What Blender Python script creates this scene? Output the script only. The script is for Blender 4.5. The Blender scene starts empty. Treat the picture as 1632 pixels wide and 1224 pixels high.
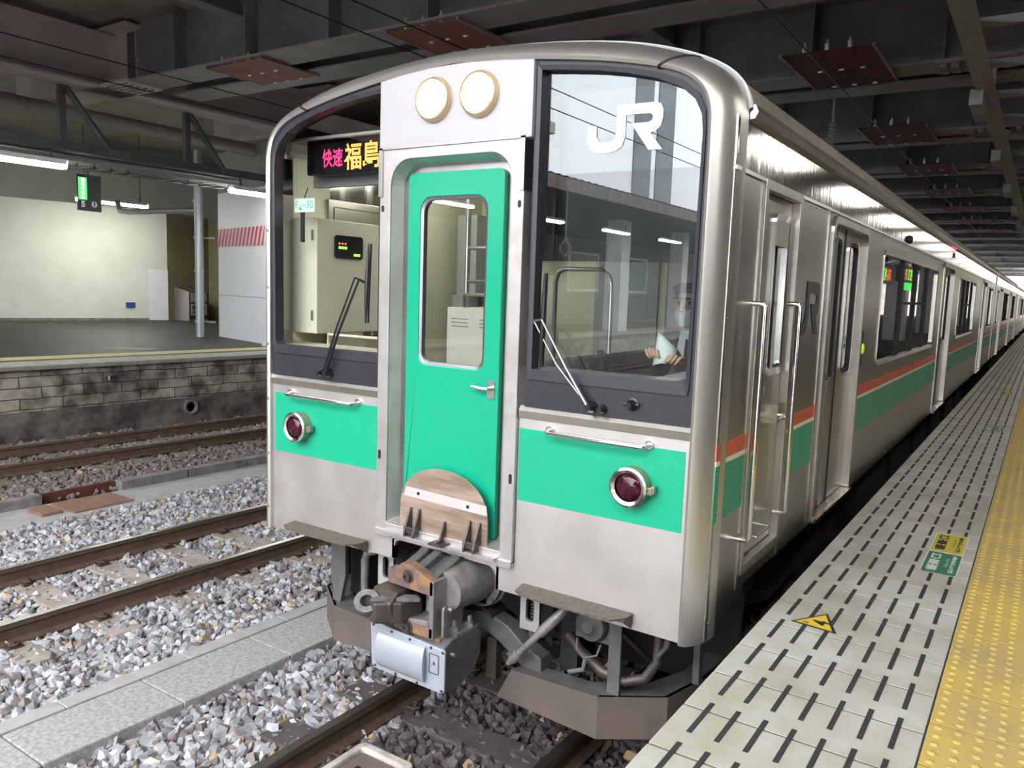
import bpy, math, random
import numpy as np
from mathutils import Vector, Matrix
from math import sin, cos, pi, radians

random.seed(7); np.random.seed(7)
S = bpy.context.scene
COL = S.collection

# ------------------------------------------------------------------ camera
def make_camera():
    yaw, pit, rol = 0.5849, -0.1186, 0.0337
    fw = Vector((-sin(yaw)*cos(pit), cos(yaw)*cos(pit), sin(pit)))
    rt = Vector((cos(yaw), sin(yaw), 0)); up = rt.cross(fw)
    r = cos(rol)*rt + sin(rol)*up; u = -sin(rol)*rt + cos(rol)*up
    cd = bpy.data.cameras.new('camera'); cam = bpy.data.objects.new('camera', cd); COL.objects.link(cam)
    m = Matrix.Identity(4)
    for i in range(3):
        m[i][0] = r[i]; m[i][1] = u[i]; m[i][2] = -fw[i]
    m[0][3], m[1][3], m[2][3] = 2.4949, -3.161, 2.4088
    cam.matrix_world = m
    cd.sensor_fit = 'HORIZONTAL'; cd.sensor_width = 36.0; cd.lens = 1271.84/1632*36
    cd.clip_start = 0.05; cd.clip_end = 600
    S.camera = cam
make_camera()

# ------------------------------------------------------------------ world, sun-less overcast sky, exposure
W = bpy.data.worlds.new('overcast'); S.world = W; W.use_nodes = True
_bg = W.node_tree.nodes['Background']
_bg.inputs[0].default_value = (0.95, 0.97, 1.0, 1); _bg.inputs[1].default_value = 8.5
S.view_settings.view_transform = 'Standard'; S.view_settings.look = 'None'
S.view_settings.gamma = 1.0; S.view_settings.use_curve_mapping = False
S.view_settings.exposure = 0.0
S.cycles.max_bounces = 7; S.cycles.diffuse_bounces = 4; S.cycles.glossy_bounces = 4
S.cycles.transparent_max_bounces = 12; S.cycles.caustics_reflective = False; S.cycles.caustics_refractive = False
S.cycles.sample_clamp_indirect = 6.0

# ------------------------------------------------------------------ materials
M = {}
def mat(name, col, rough=0.6, metal=0.0, var=0.0, vscale=6.0, bump=0.0, bscale=40.0, stretch=None, emit=None, es=0.0,
        col2=None, aniso=0.0, detail=6.0, rvar=0.0, spec=0.5, thr=(0.35, 0.65)):
    m = bpy.data.materials.new(name); m.use_nodes = True; nt = m.node_tree; N = nt.nodes; L = nt.links
    b = N['Principled BSDF']
    b.inputs['Base Color'].default_value = (*col, 1); b.inputs['Roughness'].default_value = rough
    b.inputs['Metallic'].default_value = metal; b.inputs['Specular IOR Level'].default_value = spec
    if emit:
        b.inputs['Emission Color'].default_value = (*emit, 1); b.inputs['Emission Strength'].default_value = es
    if var or bump or col2 or rvar:
        tc = N.new('ShaderNodeTexCoord'); mp = N.new('ShaderNodeMapping')
        L.new(tc.outputs['Object'], mp.inputs[0])
        if stretch: mp.inputs['Scale'].default_value = stretch
    if var or col2:
        nz = N.new('ShaderNodeTexNoise'); nz.inputs['Scale'].default_value = vscale; nz.inputs['Detail'].default_value = detail
        nz.inputs['Roughness'].default_value = 0.65
        L.new(mp.outputs[0], nz.inputs['Vector'])
        cr = N.new('ShaderNodeValToRGB'); L.new(nz.outputs['Fac'], cr.inputs[0])
        c2 = col2 if col2 else tuple(c*(1-var) for c in col)
        cr.color_ramp.elements[0].position = thr[0]; cr.color_ramp.elements[1].position = thr[1]
        cr.color_ramp.elements[0].color = (*c2, 1); cr.color_ramp.elements[1].color = (*col, 1)
        L.new(cr.outputs[0], b.inputs['Base Color'])
    if rvar:
        n3 = N.new('ShaderNodeTexNoise'); n3.inputs['Scale'].default_value = vscale*1.7; L.new(mp.outputs[0], n3.inputs['Vector'])
        mr = N.new('ShaderNodeMapRange'); mr.inputs['From Min'].default_value = 0.3; mr.inputs['From Max'].default_value = 0.7
        mr.inputs['To Min'].default_value = max(0.02, rough-rvar); mr.inputs['To Max'].default_value = min(1, rough+rvar)
        L.new(n3.outputs['Fac'], mr.inputs[0]); L.new(mr.outputs[0], b.inputs['Roughness'])
    if bump:
        n2 = N.new('ShaderNodeTexNoise'); n2.inputs['Scale'].default_value = bscale; n2.inputs['Detail'].default_value = 4
        L.new(mp.outputs[0], n2.inputs['Vector'])
        bp = N.new('ShaderNodeBump'); bp.inputs['Strength'].default_value = bump; bp.inputs['Distance'].default_value = 0.01
        L.new(n2.outputs['Fac'], bp.inputs['Height']); L.new(bp.outputs[0], b.inputs['Normal'])
    M[name] = m
    return m

def glass(name, tint=(0.9, 0.95, 0.93), refl=0.13, rough=0.0):
    m = bpy.data.materials.new(name); m.use_nodes = True; nt = m.node_tree; N = nt.nodes; L = nt.links
    N.remove(N['Principled BSDF']); out = N['Material Output']
    tr = N.new('ShaderNodeBsdfTransparent'); tr.inputs[0].default_value = (*tint, 1)
    gl = N.new('ShaderNodeBsdfGlossy'); gl.inputs['Roughness'].default_value = rough; gl.inputs[0].default_value = (1, 1, 1, 1)
    lw = N.new('ShaderNodeLayerWeight'); lw.inputs[0].default_value = 0.5
    pw = N.new('ShaderNodeMath'); pw.operation = 'POWER'; pw.inputs[1].default_value = 5.0; L.new(lw.outputs['Facing'], pw.inputs[0])
    ma = N.new('ShaderNodeMath'); ma.operation = 'MULTIPLY_ADD'; ma.inputs[1].default_value = 1.0-refl; ma.inputs[2].default_value = refl
    ma.use_clamp = True
    mx = N.new('ShaderNodeMixShader'); L.new(pw.outputs[0], ma.inputs[0]); L.new(ma.outputs[0], mx.inputs[0])
    L.new(tr.outputs[0], mx.inputs[1]); L.new(gl.outputs[0], mx.inputs[2]); L.new(mx.outputs[0], out.inputs[0])
    M[name] = m
    return m

# train
mat('steel_front', (0.70, 0.655, 0.635), 0.47, 0.85, col2=(0.60, 0.555, 0.53), vscale=2.2, rvar=0.06, bump=0.05, bscale=9)
mat('steel_rim', (0.74, 0.71, 0.66), 0.38, 0.9, var=0.05, vscale=4)
mat('steel_side', (0.50, 0.47, 0.42), 0.30, 1.0, var=0.10, vscale=1.5, stretch=(1, 0.6, 1.6), bump=0.02, bscale=3)
mat('steel_band', (0.50, 0.48, 0.44), 0.10, 1.0, var=0.06, vscale=3, stretch=(1, 2.5, 0.5), bump=0.10, bscale=6)
mat('steel_door', (0.50, 0.47, 0.41), 0.33, 1.0, var=0.10, vscale=3)
mat('steel_bright', (0.78, 0.76, 0.73), 0.2, 1.0)
mat('steel_frame', (0.62, 0.58, 0.53), 0.32, 1.0, var=0.18, vscale=5)
mat('panel_white', (0.53, 0.505, 0.52), 0.5, 0.3, var=0.05, vscale=3)
mat('door_surround', (0.66, 0.62, 0.61), 0.42, 0.75, col2=(0.50, 0.45, 0.42), vscale=3.5, thr=(0.3, 0.6))
mat('black_frame', (0.035, 0.037, 0.046), 0.42, 0.0, var=0.25, vscale=6, bump=0.1, bscale=60)
mat('rubber', (0.012, 0.012, 0.012), 0.6)
mat('green_paint', (0.010, 0.43, 0.25), 0.22, 0.0, var=0.06, vscale=3)
mat('green_band', (0.010, 0.44, 0.25), 0.35, 0.0, var=0.07, vscale=3)
mat('stripe_red', (0.62, 0.10, 0.05), 0.35)
mat('stripe_cream', (0.86, 0.80, 0.62), 0.35)
mat('stripe_green', (0.02, 0.32, 0.17), 0.33, 0.0, var=0.1)
mat('logo_white', (0.82, 0.88, 0.86), 0.5)
mat('logo_grey', (0.045, 0.045, 0.045), 0.4)
mat('roof_paint', (0.30, 0.25, 0.20), 0.65, 0.0, var=0.3, vscale=4)
mat('white_lip', (0.75, 0.73, 0.70), 0.5)
mat('headlight_lens', (1, 1, 1), 0.3, emit=(1.0, 0.90, 0.66), es=26.0)
mat('headlight_rim', (0.80, 0.62, 0.38), 0.3, 0.7)
mat('tail_lens', (0.055, 0.006, 0.014), 0.06)
mat('tail_body', (0.42, 0.39, 0.30), 0.4, 0.7, var=0.3, vscale=12)
mat('flap_metal', (0.52, 0.39, 0.30), 0.42, 0.35, col2=(0.30, 0.21, 0.16), vscale=3.5, stretch=(0.5, 1, 3.5), thr=(0.4, 0.6))
mat('flap_white', (0.72, 0.66, 0.64), 0.5, 0.4)
mat('bracket_steel', (0.12, 0.105, 0.10), 0.4, 0.7)
mat('step_plate', (0.20, 0.165, 0.14), 0.55, 0.5, var=0.3, vscale=30, bump=1.0, bscale=90)
mat('wiper_black', (0.015, 0.015, 0.015), 0.35)
mat('wiper_chrome', (0.30, 0.30, 0.32), 0.35, 0.9)
mat('rust', (0.36, 0.19, 0.09), 0.75, 0.1, col2=(0.17, 0.115, 0.10), vscale=9, thr=(0.45, 0.62))
mat('iron_dark', (0.075, 0.068, 0.062), 0.5, 0.5, col2=(0.13, 0.10, 0.085), vscale=9)
mat('iron_grey', (0.17, 0.165, 0.165), 0.6, 0.3, var=0.35, vscale=10)
mat('iron_worn', (0.38, 0.36, 0.34), 0.45, 0.5, var=0.4, vscale=14)
mat('ring_iron', (0.22, 0.21, 0.20), 0.7, 0.1, var=0.5, vscale=20)
mat('lightgrey_paint', (0.46, 0.45, 0.44), 0.55, 0.1, var=0.3, vscale=9)
mat('cover_blue', (0.50, 0.53, 0.60), 0.4, 0.3, var=0.15, vscale=5)
mat('plough_paint', (0.17, 0.125, 0.10), 0.75, 0.0, col2=(0.12, 0.095, 0.085), vscale=3.5, bump=0.15, bscale=50, thr=(0.45, 0.7))
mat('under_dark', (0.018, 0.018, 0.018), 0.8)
mat('cab_cream', (0.70, 0.68, 0.52), 0.55, var=0.06, vscale=3)
mat('cab_cabinet', (0.74, 0.70, 0.56), 0.5, var=0.05, vscale=3)
mat('cab_box', (0.80, 0.76, 0.66), 0.5)
mat('cab_floor', (0.30, 0.13, 0.11), 0.6)
mat('cab_grey', (0.22, 0.22, 0.22), 0.5)
mat('cab_steel', (0.55, 0.56, 0.56), 0.3, 0.9)
mat('cab_wall_grey', (0.36, 0.37, 0.36), 0.5)
mat('screen_dark', (0.01, 0.012, 0.012), 0.15)
mat('led_green', (0.1, 0.9, 0.1), 0.5, emit=(0.25, 1.0, 0.05), es=4)
mat('led_red', (0.9, 0.1, 0.1), 0.5, emit=(1.0, 0.12, 0.05), es=3)
mat('led_magenta', (0.9, 0.05, 0.2), 0.5, emit=(1.0, 0.04, 0.20), es=2.2)
mat('led_amber', (0.9, 0.4, 0.1), 0.5, emit=(1.0, 0.38, 0.08), es=2.2)
mat('plate_white', (0.72, 0.80, 0.76), 0.4)
mat('text_teal', (0.10, 0.55, 0.47), 0.4)
mat('tube_light', (1, 1, 1), 0.4, emit=(0.95, 1.0, 0.98), es=62)
mat('tube_near', (1, 1, 1), 0.4, emit=(1.0, 0.98, 0.90), es=10)
mat('tube_wall', (1, 1, 1), 0.4, emit=(1.0, 1.0, 0.92), es=105)
mat('cab_tube', (1, 1, 1), 0.4, emit=(1.0, 0.98, 0.88), es=85)
mat('door_lamp', (1, 0.1, 0.2), 0.4, emit=(1.0, 0.03, 0.12), es=170)
glass('glass_clear', (0.90, 0.95, 0.92), 0.10)
glass('glass_front', (0.80, 0.86, 0.84), 0.115)
glass('glass_tint', (0.50, 0.53, 0.56), 0.12)
glass('glass_left', (0.92, 0.95, 0.92), 0.055)
glass('glass_film', (0.78, 0.80, 0.82), 0.08)
glass('glass_side', (0.60, 0.62, 0.60), 0.16)
# people
mat('uniform', (0.025, 0.028, 0.035), 0.8)
mat('shirt', (0.82, 0.83, 0.84), 0.7)
mat('skin', (0.68, 0.42, 0.31), 0.55)
mat('mask_white', (0.75, 0.78, 0.80), 0.8)
mat('hair', (0.015, 0.012, 0.010), 0.6)
mat('paper', (0.80, 0.86, 0.80), 0.7)
# ground
mat('rail_side', (0.17, 0.11, 0.075), 0.75, 0.2, var=0.35, vscale=12)
mat('rail_head', (0.30, 0.28, 0.25), 0.28, 0.9, var=0.2, vscale=20)
mat('rail_head_dull', (0.13, 0.10, 0.08), 0.5, 0.6)
mat('clip_iron', (0.10, 0.065, 0.05), 0.75, 0.3)
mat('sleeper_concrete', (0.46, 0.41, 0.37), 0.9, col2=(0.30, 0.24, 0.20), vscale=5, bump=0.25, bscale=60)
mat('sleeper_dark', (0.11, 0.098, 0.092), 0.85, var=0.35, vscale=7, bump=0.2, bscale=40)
mat('rust_edge', (0.42, 0.22, 0.10), 0.85, var=0.4, vscale=14)
mat('subsoil', (0.085, 0.075, 0.068), 0.95, var=0.4, vscale=12, bump=0.6, bscale=30)
mat('trough', (0.47, 0.45, 0.44), 0.92, col2=(0.30, 0.29, 0.285), vscale=38, bump=0.3, bscale=80, thr=(0.38, 0.6))
mat('trough_smooth', (0.46, 0.45, 0.445), 0.9, var=0.22, vscale=6, bump=0.1, bscale=60)
mat('kerb', (0.27, 0.255, 0.24), 0.92, var=0.45, vscale=7, bump=0.2, bscale=50)
mat('brick_red', (0.17, 0.055, 0.035), 0.9, var=0.4, vscale=6)
mat('brown_flat', (0.30, 0.17, 0.12), 0.9, var=0.3, vscale=8)
mat('beacon', (0.42, 0.36, 0.30), 0.7, col2=(0.62, 0.58, 0.54), vscale=12)
mat('beacon_in', (0.22, 0.17, 0.14), 0.7, var=0.3)
# platform
mat('mortar', (0.17, 0.16, 0.13), 0.9, var=0.3)
mat('mortar_yellow', (0.22, 0.17, 0.08), 0.9, var=0.3)
mat('rubber_strip', (0.045, 0.045, 0.045), 0.8, bump=0.8, bscale=120, stretch=(3, 0.05, 1))
mat('side_concrete', (0.10, 0.095, 0.09), 0.9, var=0.4)
mat('tactile', (0.66, 0.46, 0.10), 0.52, col2=(0.50, 0.37, 0.14), vscale=2.2, bump=0.12, bscale=90)
mat('sticker_yellow', (0.66, 0.56, 0.05), 0.45, var=0.15, vscale=15)
mat('sticker_green', (0.035, 0.22, 0.11), 0.45, var=0.15, vscale=15)
mat('sticker_black', (0.03, 0.03, 0.025), 0.6)
mat('sticker_white', (0.72, 0.74, 0.66), 0.5)
mat('far_floor', (0.036, 0.035, 0.028), 0.6, 0.0, col2=(0.02, 0.019, 0.015), vscale=0.5, thr=(0.4, 0.6), bump=0.05)
mat('far_line', (0.50, 0.42, 0.20), 0.7, var=0.2)
mat('coping', (0.33, 0.32, 0.28), 0.8, var=0.3, vscale=4)
mat('wall_cream', (0.78, 0.79, 0.70), 0.75, col2=(0.70, 0.72, 0.62), vscale=1.2, bump=0.05, bscale=30)
mat('wall_yellow', (0.42, 0.40, 0.22), 0.8, var=0.25, vscale=1.5)
mat('pillar_white', (0.88, 0.89, 0.92), 0.5, var=0.04)
mat('pillar_grey', (0.38, 0.36, 0.34), 0.7, var=0.15, vscale=2)
mat('stripe_sign_red', (0.62, 0.06, 0.10), 0.5)
mat('pipe_grey', (0.42, 0.44, 0.45), 0.4, 0.5)
mat('bin_steel', (0.50, 0.46, 0.45), 0.35, 0.7, var=0.1)
mat('bin_dark', (0.08, 0.075, 0.07), 0.5)
mat('bin_label', (0.66, 0.66, 0.62), 0.6)
mat('sign_black', (0.012, 0.014, 0.013), 0.5)
mat('sign_green', (0.05, 0.9, 0.15), 0.5, emit=(0.10, 0.95, 0.15), es=1.3)
mat('sign_glow', (0.9, 1, 0.9), 0.5, emit=(0.85, 1.0, 0.85), es=1.6)
mat('sign_white', (0.85, 0.85, 0.85), 0.5)
mat('plate_blue', (0.03, 0.06, 0.30), 0.5)
mat('girder_grey', (0.36, 0.365, 0.385), 0.7, col2=(0.27, 0.27, 0.29), vscale=1.5, bump=0.1, bscale=10)
mat('flange_grey', (0.34, 0.32, 0.29), 0.7, var=0.25, vscale=2)
mat('stub_white', (0.78, 0.69, 0.69), 0.75, var=0.12, vscale=2)
mat('slab', (0.50, 0.465, 0.42), 0.9, var=0.35, vscale=0.9)
mat('rack_steel', (0.17, 0.175, 0.18), 0.55, 0.4, var=0.2)
mat('rack_light', (0.30, 0.30, 0.28), 0.6, 0.2, var=0.2)
mat('pipe_pale', (0.36, 0.34, 0.31), 0.6, 0.0, var=0.2)
mat('bolt_grey', (0.20, 0.19, 0.185), 0.5, 0.3)
mat('board_red', (0.34, 0.12, 0.07), 0.8, var=0.25, vscale=3)
mat('board_maroon', (0.13, 0.015, 0.010), 0.9, var=0.25, vscale=3)
mat('ceramic', (0.82, 0.82, 0.80), 0.35)
mat('wire', (0.02, 0.02, 0.02), 0.6)
mat('facade', (0.86, 0.88, 0.92), 0.8)
mat('facade_dark', (0.09, 0.10, 0.115), 0.4)
mat('canopy_roof', (0.12, 0.105, 0.095), 0.8, var=0.3)
mat('canopy_fascia', (0.24, 0.19, 0.17), 0.8, var=0.4, vscale=4)
mat('canopy_under', (0.02, 0.022, 0.026), 0.9)
mat('fence_grey', (0.10, 0.11, 0.11), 0.6)
mat('poster_a', (0.20, 0.30, 0.12), 0.6, col2=(0.55, 0.50, 0.42), vscale=3)
mat('screen_blue', (0.05, 0.14, 0.24), 0.5, var=0.5, vscale=4)
mat('green_mast', (0.02, 0.14, 0.10), 0.5)
mat('led_board', (0.01, 0.01, 0.01), 0.4)

def concrete_tiles():
    # pale platform slabs: worn, greyer towards the joints
    m = mat('platform_tile', (0.60, 0.59, 0.55), 0.42, 0.0, col2=(0.43, 0.41, 0.32), vscale=2.6, bump=0.12, bscale=50, rvar=0.12)
    return m
concrete_tiles()

def block_wall():
    m = bpy.data.materials.new('block_wall'); m.use_nodes = True; nt = m.node_tree; N = nt.nodes; L = nt.links
    b = N['Principled BSDF']; b.inputs['Roughness'].default_value = 0.9
    tc = N.new('ShaderNodeTexCoord'); br = N.new('ShaderNodeTexBrick')
    br.inputs['Color1'].default_value = (0.44, 0.41, 0.37, 1); br.inputs['Color2'].default_value = (0.19, 0.175, 0.165, 1)
    br.inputs['Mortar'].default_value = (0.055, 0.05, 0.047, 1)
    br.inputs['Scale'].default_value = 1.0; br.inputs['Brick Width'].default_value = 0.62; br.inputs['Row Height'].default_value = 0.17
    br.inputs['Mortar Size'].default_value = 0.009; br.inputs['Mortar Smooth'].default_value = 0.4; br.inputs['Bias'].default_value = -0.1
    mp = N.new('ShaderNodeMapping'); mp.inputs['Rotation'].default_value = (radians(90), 0, 0)
    sep = N.new('ShaderNodeSeparateXYZ'); cmb = N.new('ShaderNodeCombineXYZ')
    L.new(tc.outputs['Object'], sep.inputs[0]); L.new(sep.outputs['Y'], cmb.inputs['X']); L.new(sep.outputs['Z'], cmb.inputs['Y'])
    nz = N.new('ShaderNodeTexNoise'); nz.inputs['Scale'].default_value = 3.0; nz.inputs['Detail'].default_value = 8
    L.new(tc.outputs['Object'], nz.inputs['Vector'])
    add = N.new('ShaderNodeMixRGB'); add.blend_type = 'ADD'; add.inputs[0].default_value = 0.07
    L.new(cmb.outputs[0], add.inputs[1]); L.new(nz.outputs['Color'], add.inputs[2]); L.new(add.outputs[0], br.inputs['Vector'])
    mul = N.new('ShaderNodeMixRGB'); mul.blend_type = 'MULTIPLY'; mul.inputs[0].default_value = 1
    cr = N.new('ShaderNodeValToRGB'); cr.color_ramp.elements[0].position = 0.3; cr.color_ramp.elements[1].position = 0.65
    cr.color_ramp.elements[0].position = 0.38; cr.color_ramp.elements[1].position = 0.6
    cr.color_ramp.elements[0].color = (0.30, 0.265, 0.25, 1); cr.color_ramp.elements[1].color = (1.2, 1.15, 1.1, 1)
    L.new(nz.outputs['Fac'], cr.inputs[0]); L.new(br.outputs['Color'], mul.inputs[1]); L.new(cr.outputs[0], mul.inputs[2])
    L.new(mul.outputs[0], b.inputs['Base Color'])
    bp = N.new('ShaderNodeBump'); bp.inputs['Strength'].default_value = 0.5; bp.inputs['Distance'].default_value = 0.02
    L.new(mul.outputs[0], bp.inputs['Height']); L.new(bp.outputs[0], b.inputs['Normal'])
    M['block_wall'] = m
block_wall()
mat('wall_foot', (0.21, 0.185, 0.165), 0.92, col2=(0.065, 0.055, 0.05), vscale=2.2, thr=(0.4, 0.62), bump=0.4, bscale=12)

def stone_mat():
    m = bpy.data.materials.new('stone'); m.use_nodes = True; N = m.node_tree.nodes; L = m.node_tree.links
    b = N['Principled BSDF']; b.inputs['Roughness'].default_value = 0.85
    a = N.new('ShaderNodeAttribute'); a.attribute_name = 'stone_colour'
    L.new(a.outputs['Color'], b.inputs['Base Color'])
    M['stone'] = m
stone_mat()

# ------------------------------------------------------------------ mesh builder
class MB:
    def __init__(s): s.v = []; s.f = []; s.mi = []; s.m = 0
    def add(s, vs, fs):
        o = len(s.v); s.v += [tuple(p) for p in vs]
        for f in fs: s.f.append(tuple(i+o for i in f)); s.mi.append(s.m)
        return s
    def box(s, x0, x1, y0, y1, z0, z1, rz=0, c=None):
        if x0 > x1: x0, x1 = x1, x0
        if y0 > y1: y0, y1 = y1, y0
        if z0 > z1: z0, z1 = z1, z0
        v = [(x, y, z) for z in (z0, z1) for y in (y0, y1) for x in (x0, x1)]
        if rz:
            cx, cy = c if c else ((x0+x1)/2, (y0+y1)/2)
            v = [(cx+(x-cx)*cos(rz)-(y-cy)*sin(rz), cy+(x-cx)*sin(rz)+(y-cy)*cos(rz), z) for x, y, z in v]
        return s.add(v, [(0, 2, 3, 1), (4, 5, 7, 6), (0, 1, 5, 4), (2, 6, 7, 3), (0, 4, 6, 2), (1, 3, 7, 5)])
    def cyl(s, p0, p1, r, r2=None, n=16, caps=True):
        p0 = Vector(p0); p1 = Vector(p1); d = (p1-p0).normalized(); r2 = r if r2 is None else r2
        a = d.orthogonal().normalized(); b = d.cross(a)
        v = []
        for p, q in ((p0, r), (p1, r2)):
            v += [p+a*q*cos(2*pi*i/n)+b*q*sin(2*pi*i/n) for i in range(n)]
        f = [(i, (i+1) % n, n+(i+1) % n, n+i) for i in range(n)]
        if caps: f += [tuple(range(n))[::-1], tuple(range(n, 2*n))]
        return s.add(v, f)
    def tube(s, pts, r, n=8, caps=True):
        pts = [Vector(p) for p in pts]; v = []; a = None
        for i, p in enumerate(pts):
            d = (pts[min(i+1, len(pts)-1)]-pts[max(i-1, 0)]).normalized()
            a = d.orthogonal().normalized() if a is None else (a-d*a.dot(d)).normalized()
            b = d.cross(a); rr = r[i] if isinstance(r, (list, tuple)) else r
            v += [p+a*rr*cos(2*pi*k/n)+b*rr*sin(2*pi*k/n) for k in range(n)]
        f = []
        for i in range(len(pts)-1):
            for k in range(n):
                f.append((i*n+k, i*n+(k+1) % n, (i+1)*n+(k+1) % n, (i+1)*n+k))
        if caps: f += [tuple(range(n))[::-1], tuple(range((len(pts)-1)*n, len(pts)*n))]
        return s.add(v, f)
    def prism(s, poly, axis, a, b):
        # poly of 2-D points; axis is the extrusion axis ('x': (y,z), 'y': (x,z), 'z': (x,y))
        def P(p, t): return {'x': (t, p[0], p[1]), 'y': (p[0], t, p[1]), 'z': (p[0], p[1], t)}[axis]
        n = len(poly); v = [P(p, a) for p in poly]+[P(p, b) for p in poly]
        f = [(i, (i+1) % n, n+(i+1) % n, n+i) for i in range(n)]+[tuple(range(n))[::-1], tuple(range(n, 2*n))]
        return s.add(v, f)
    def frame(s, outer, inner, axis, a, b, a2=None):
        # ring between two equal-count loops, from depth a (front) to b (back); a2: front depth of the inner loop
        def P(p, t): return {'x': (t, p[0], p[1]), 'y': (p[0], t, p[1]), 'z': (p[0], p[1], t)}[axis]
        n = len(outer); a2 = a if a2 is None else a2
        v = [P(p, a) for p in outer]+[P(p, a2) for p in inner]+[P(p, b) for p in outer]+[P(p, b) for p in inner]
        f = []
        for i in range(n):
            j = (i+1) % n
            f += [(i, j, n+j, n+i), (2*n+i, 3*n+i, 3*n+j, 2*n+j), (i, 2*n+i, 2*n+j, j), (n+i, n+j, 3*n+j, 3*n+i)]
        return s.add(v, f)
    def lathe(s, prof, c, axis, n=32):
        # prof: (r, t) along axis from centre c
        v = []; c = Vector(c)
        ax = {'x': Vector((1, 0, 0)), 'y': Vector((0, 1, 0)), 'z': Vector((0, 0, 1))}[axis]
        a = ax.orthogonal().normalized(); b = ax.cross(a)
        for r, t in prof: v += [c+ax*t+a*r*cos(2*pi*k/n)+b*r*sin(2*pi*k/n) for k in range(n)]
        f = []
        for i in range(len(prof)-1):
            for k in range(n): f.append((i*n+k, i*n+(k+1) % n, (i+1)*n+(k+1) % n, (i+1)*n+k))
        if prof[0][0] > 1e-6: f.append(tuple(range(n))[::-1])
        if prof[-1][0] > 1e-6: f.append(tuple(range((len(prof)-1)*n, len(prof)*n)))
        return s.add(v, f)
    def build(s, name, material, parent=None, smooth=False, bevel=0, label=None, loc=None):
        me = bpy.data.meshes.new(name); me.from_pydata(s.v, [], s.f); 
        ms = material if isinstance(material, (list, tuple)) else [material]
        for x in ms: me.materials.append(M[x])
        if len(ms) > 1: me.polygons.foreach_set('material_index', s.mi)
        import bmesh
        bm = bmesh.new(); bm.from_mesh(me); bmesh.ops.recalc_face_normals(bm, faces=bm.faces); bm.to_mesh(me); bm.free()
        if smooth:
            me.polygons.foreach_set('use_smooth', [True]*len(me.polygons)); me.set_sharp_from_angle(angle=radians(38))
        o = bpy.data.objects.new(name, me); COL.objects.link(o)
        if parent: o.parent = parent; o.matrix_parent_inverse = Matrix.Translation(-parent.location) if parent.type == 'EMPTY' and not parent.parent else Matrix.Identity(4)
        if bevel:
            bv = o.modifiers.new('bevel', 'BEVEL'); bv.width = bevel; bv.segments = 2; bv.limit_method = 'ANGLE'; bv.angle_limit = radians(40)
        if label: o['label'] = label
        return o

def tag(o, label, cat, group=None, kind=None):
    o['label'] = label
    if cat: o['category'] = cat
    if group: o['group'] = group
    if kind: o['kind'] = kind
    return o
def struct(o): o['kind'] = 'structure'; return o
def empty(name, loc, label, cat, group=None):
    o = bpy.data.objects.new(name, None); COL.objects.link(o); o.location = loc; o.empty_display_size = 0.1
    return tag(o, label, cat, group)
def kids(o): return [c for c in bpy.data.objects if c.parent == o]
def copy_tree(root, loc, label, group=None):
    allo = list(bpy.data.objects)
    ch = {}
    for c in allo:
        if c.parent: ch.setdefault(c.parent.name, []).append(c)
    r = root.copy(); COL.objects.link(r); r.location = loc; r['label'] = label
    if group: r['group'] = group
    for c in ch.get(root.name, []):
        k = c.copy(); COL.objects.link(k); k.parent = r; k.matrix_parent_inverse = c.matrix_parent_inverse.copy()
        for g in ch.get(c.name, []):
            q = g.copy(); COL.objects.link(q); q.parent = k
    return r

def text_mesh(txt, size, align='CENTER', bold=0.0):
    cu = bpy.data.curves.new('txt', 'FONT'); cu.body = txt; cu.size = size; cu.align_x = align; cu.align_y = 'CENTER'; cu.offset = bold
    cu.resolution_u = 3
    o = bpy.data.objects.new('txt', cu); COL.objects.link(o)
    dg = bpy.context.evaluated_depsgraph_get(); dg.update()
    me = bpy.data.meshes.new_from_object(o.evaluated_get(dg))
    vs = [v.co.copy() for v in me.vertices]; fs = [tuple(p.vertices) for p in me.polygons]
    bpy.data.objects.remove(o); bpy.data.curves.remove(cu); bpy.data.meshes.remove(me)
    return vs, fs
def add_text(mb, txt, size, fn, align='CENTER', bold=0.0, fit=None):
    vs, fs = text_mesh(txt, size, align, bold)
    if not vs: return
    if fit:
        x0 = min(v.x for v in vs); x1 = max(v.x for v in vs); y0 = min(v.y for v in vs); y1 = max(v.y for v in vs)
        vs = [Vector(((v.x-x0)/(x1-x0)*fit[0]-fit[0]/2, (v.y-y0)/(y1-y0)*fit[1]-fit[1]/2, 0)) for v in vs]
    mb.add([fn(v.x, v.y) for v in vs], fs)
def led_dots(mb, txt, nx, ny, fn, dot=0.72):
    # the characters as a matrix of lit dots; fn maps (0..1, 0..1) to a point
    from mathutils.bvhtree import BVHTree
    vs, fs = text_mesh(txt, 1.0, 'LEFT', 0.012)
    x0 = min(v.x for v in vs); x1 = max(v.x for v in vs); y0 = min(v.y for v in vs); y1 = max(v.y for v in vs)
    t = BVHTree.FromPolygons(vs, fs)
    for i in range(nx):
        for j in range(ny):
            hit = 0
            for du in (0.3, 0.7):
                for dv in (0.3, 0.7):
                    x = x0+(x1-x0)*(i+du)/nx; y = y0+(y1-y0)*(j+dv)/ny
                    if t.ray_cast(Vector((x, y, 1)), Vector((0, 0, -1)))[0] is not None: hit += 1
            if hit >= 2:
                a = (1-dot)/2
                q = [((i+a)/nx, (j+a)/ny), ((i+1-a)/nx, (j+a)/ny), ((i+1-a)/nx, (j+1-a)/ny), ((i+a)/nx, (j+1-a)/ny)]
                mb.add([fn(*p) for p in q], [(0, 1, 2, 3)])

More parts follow.
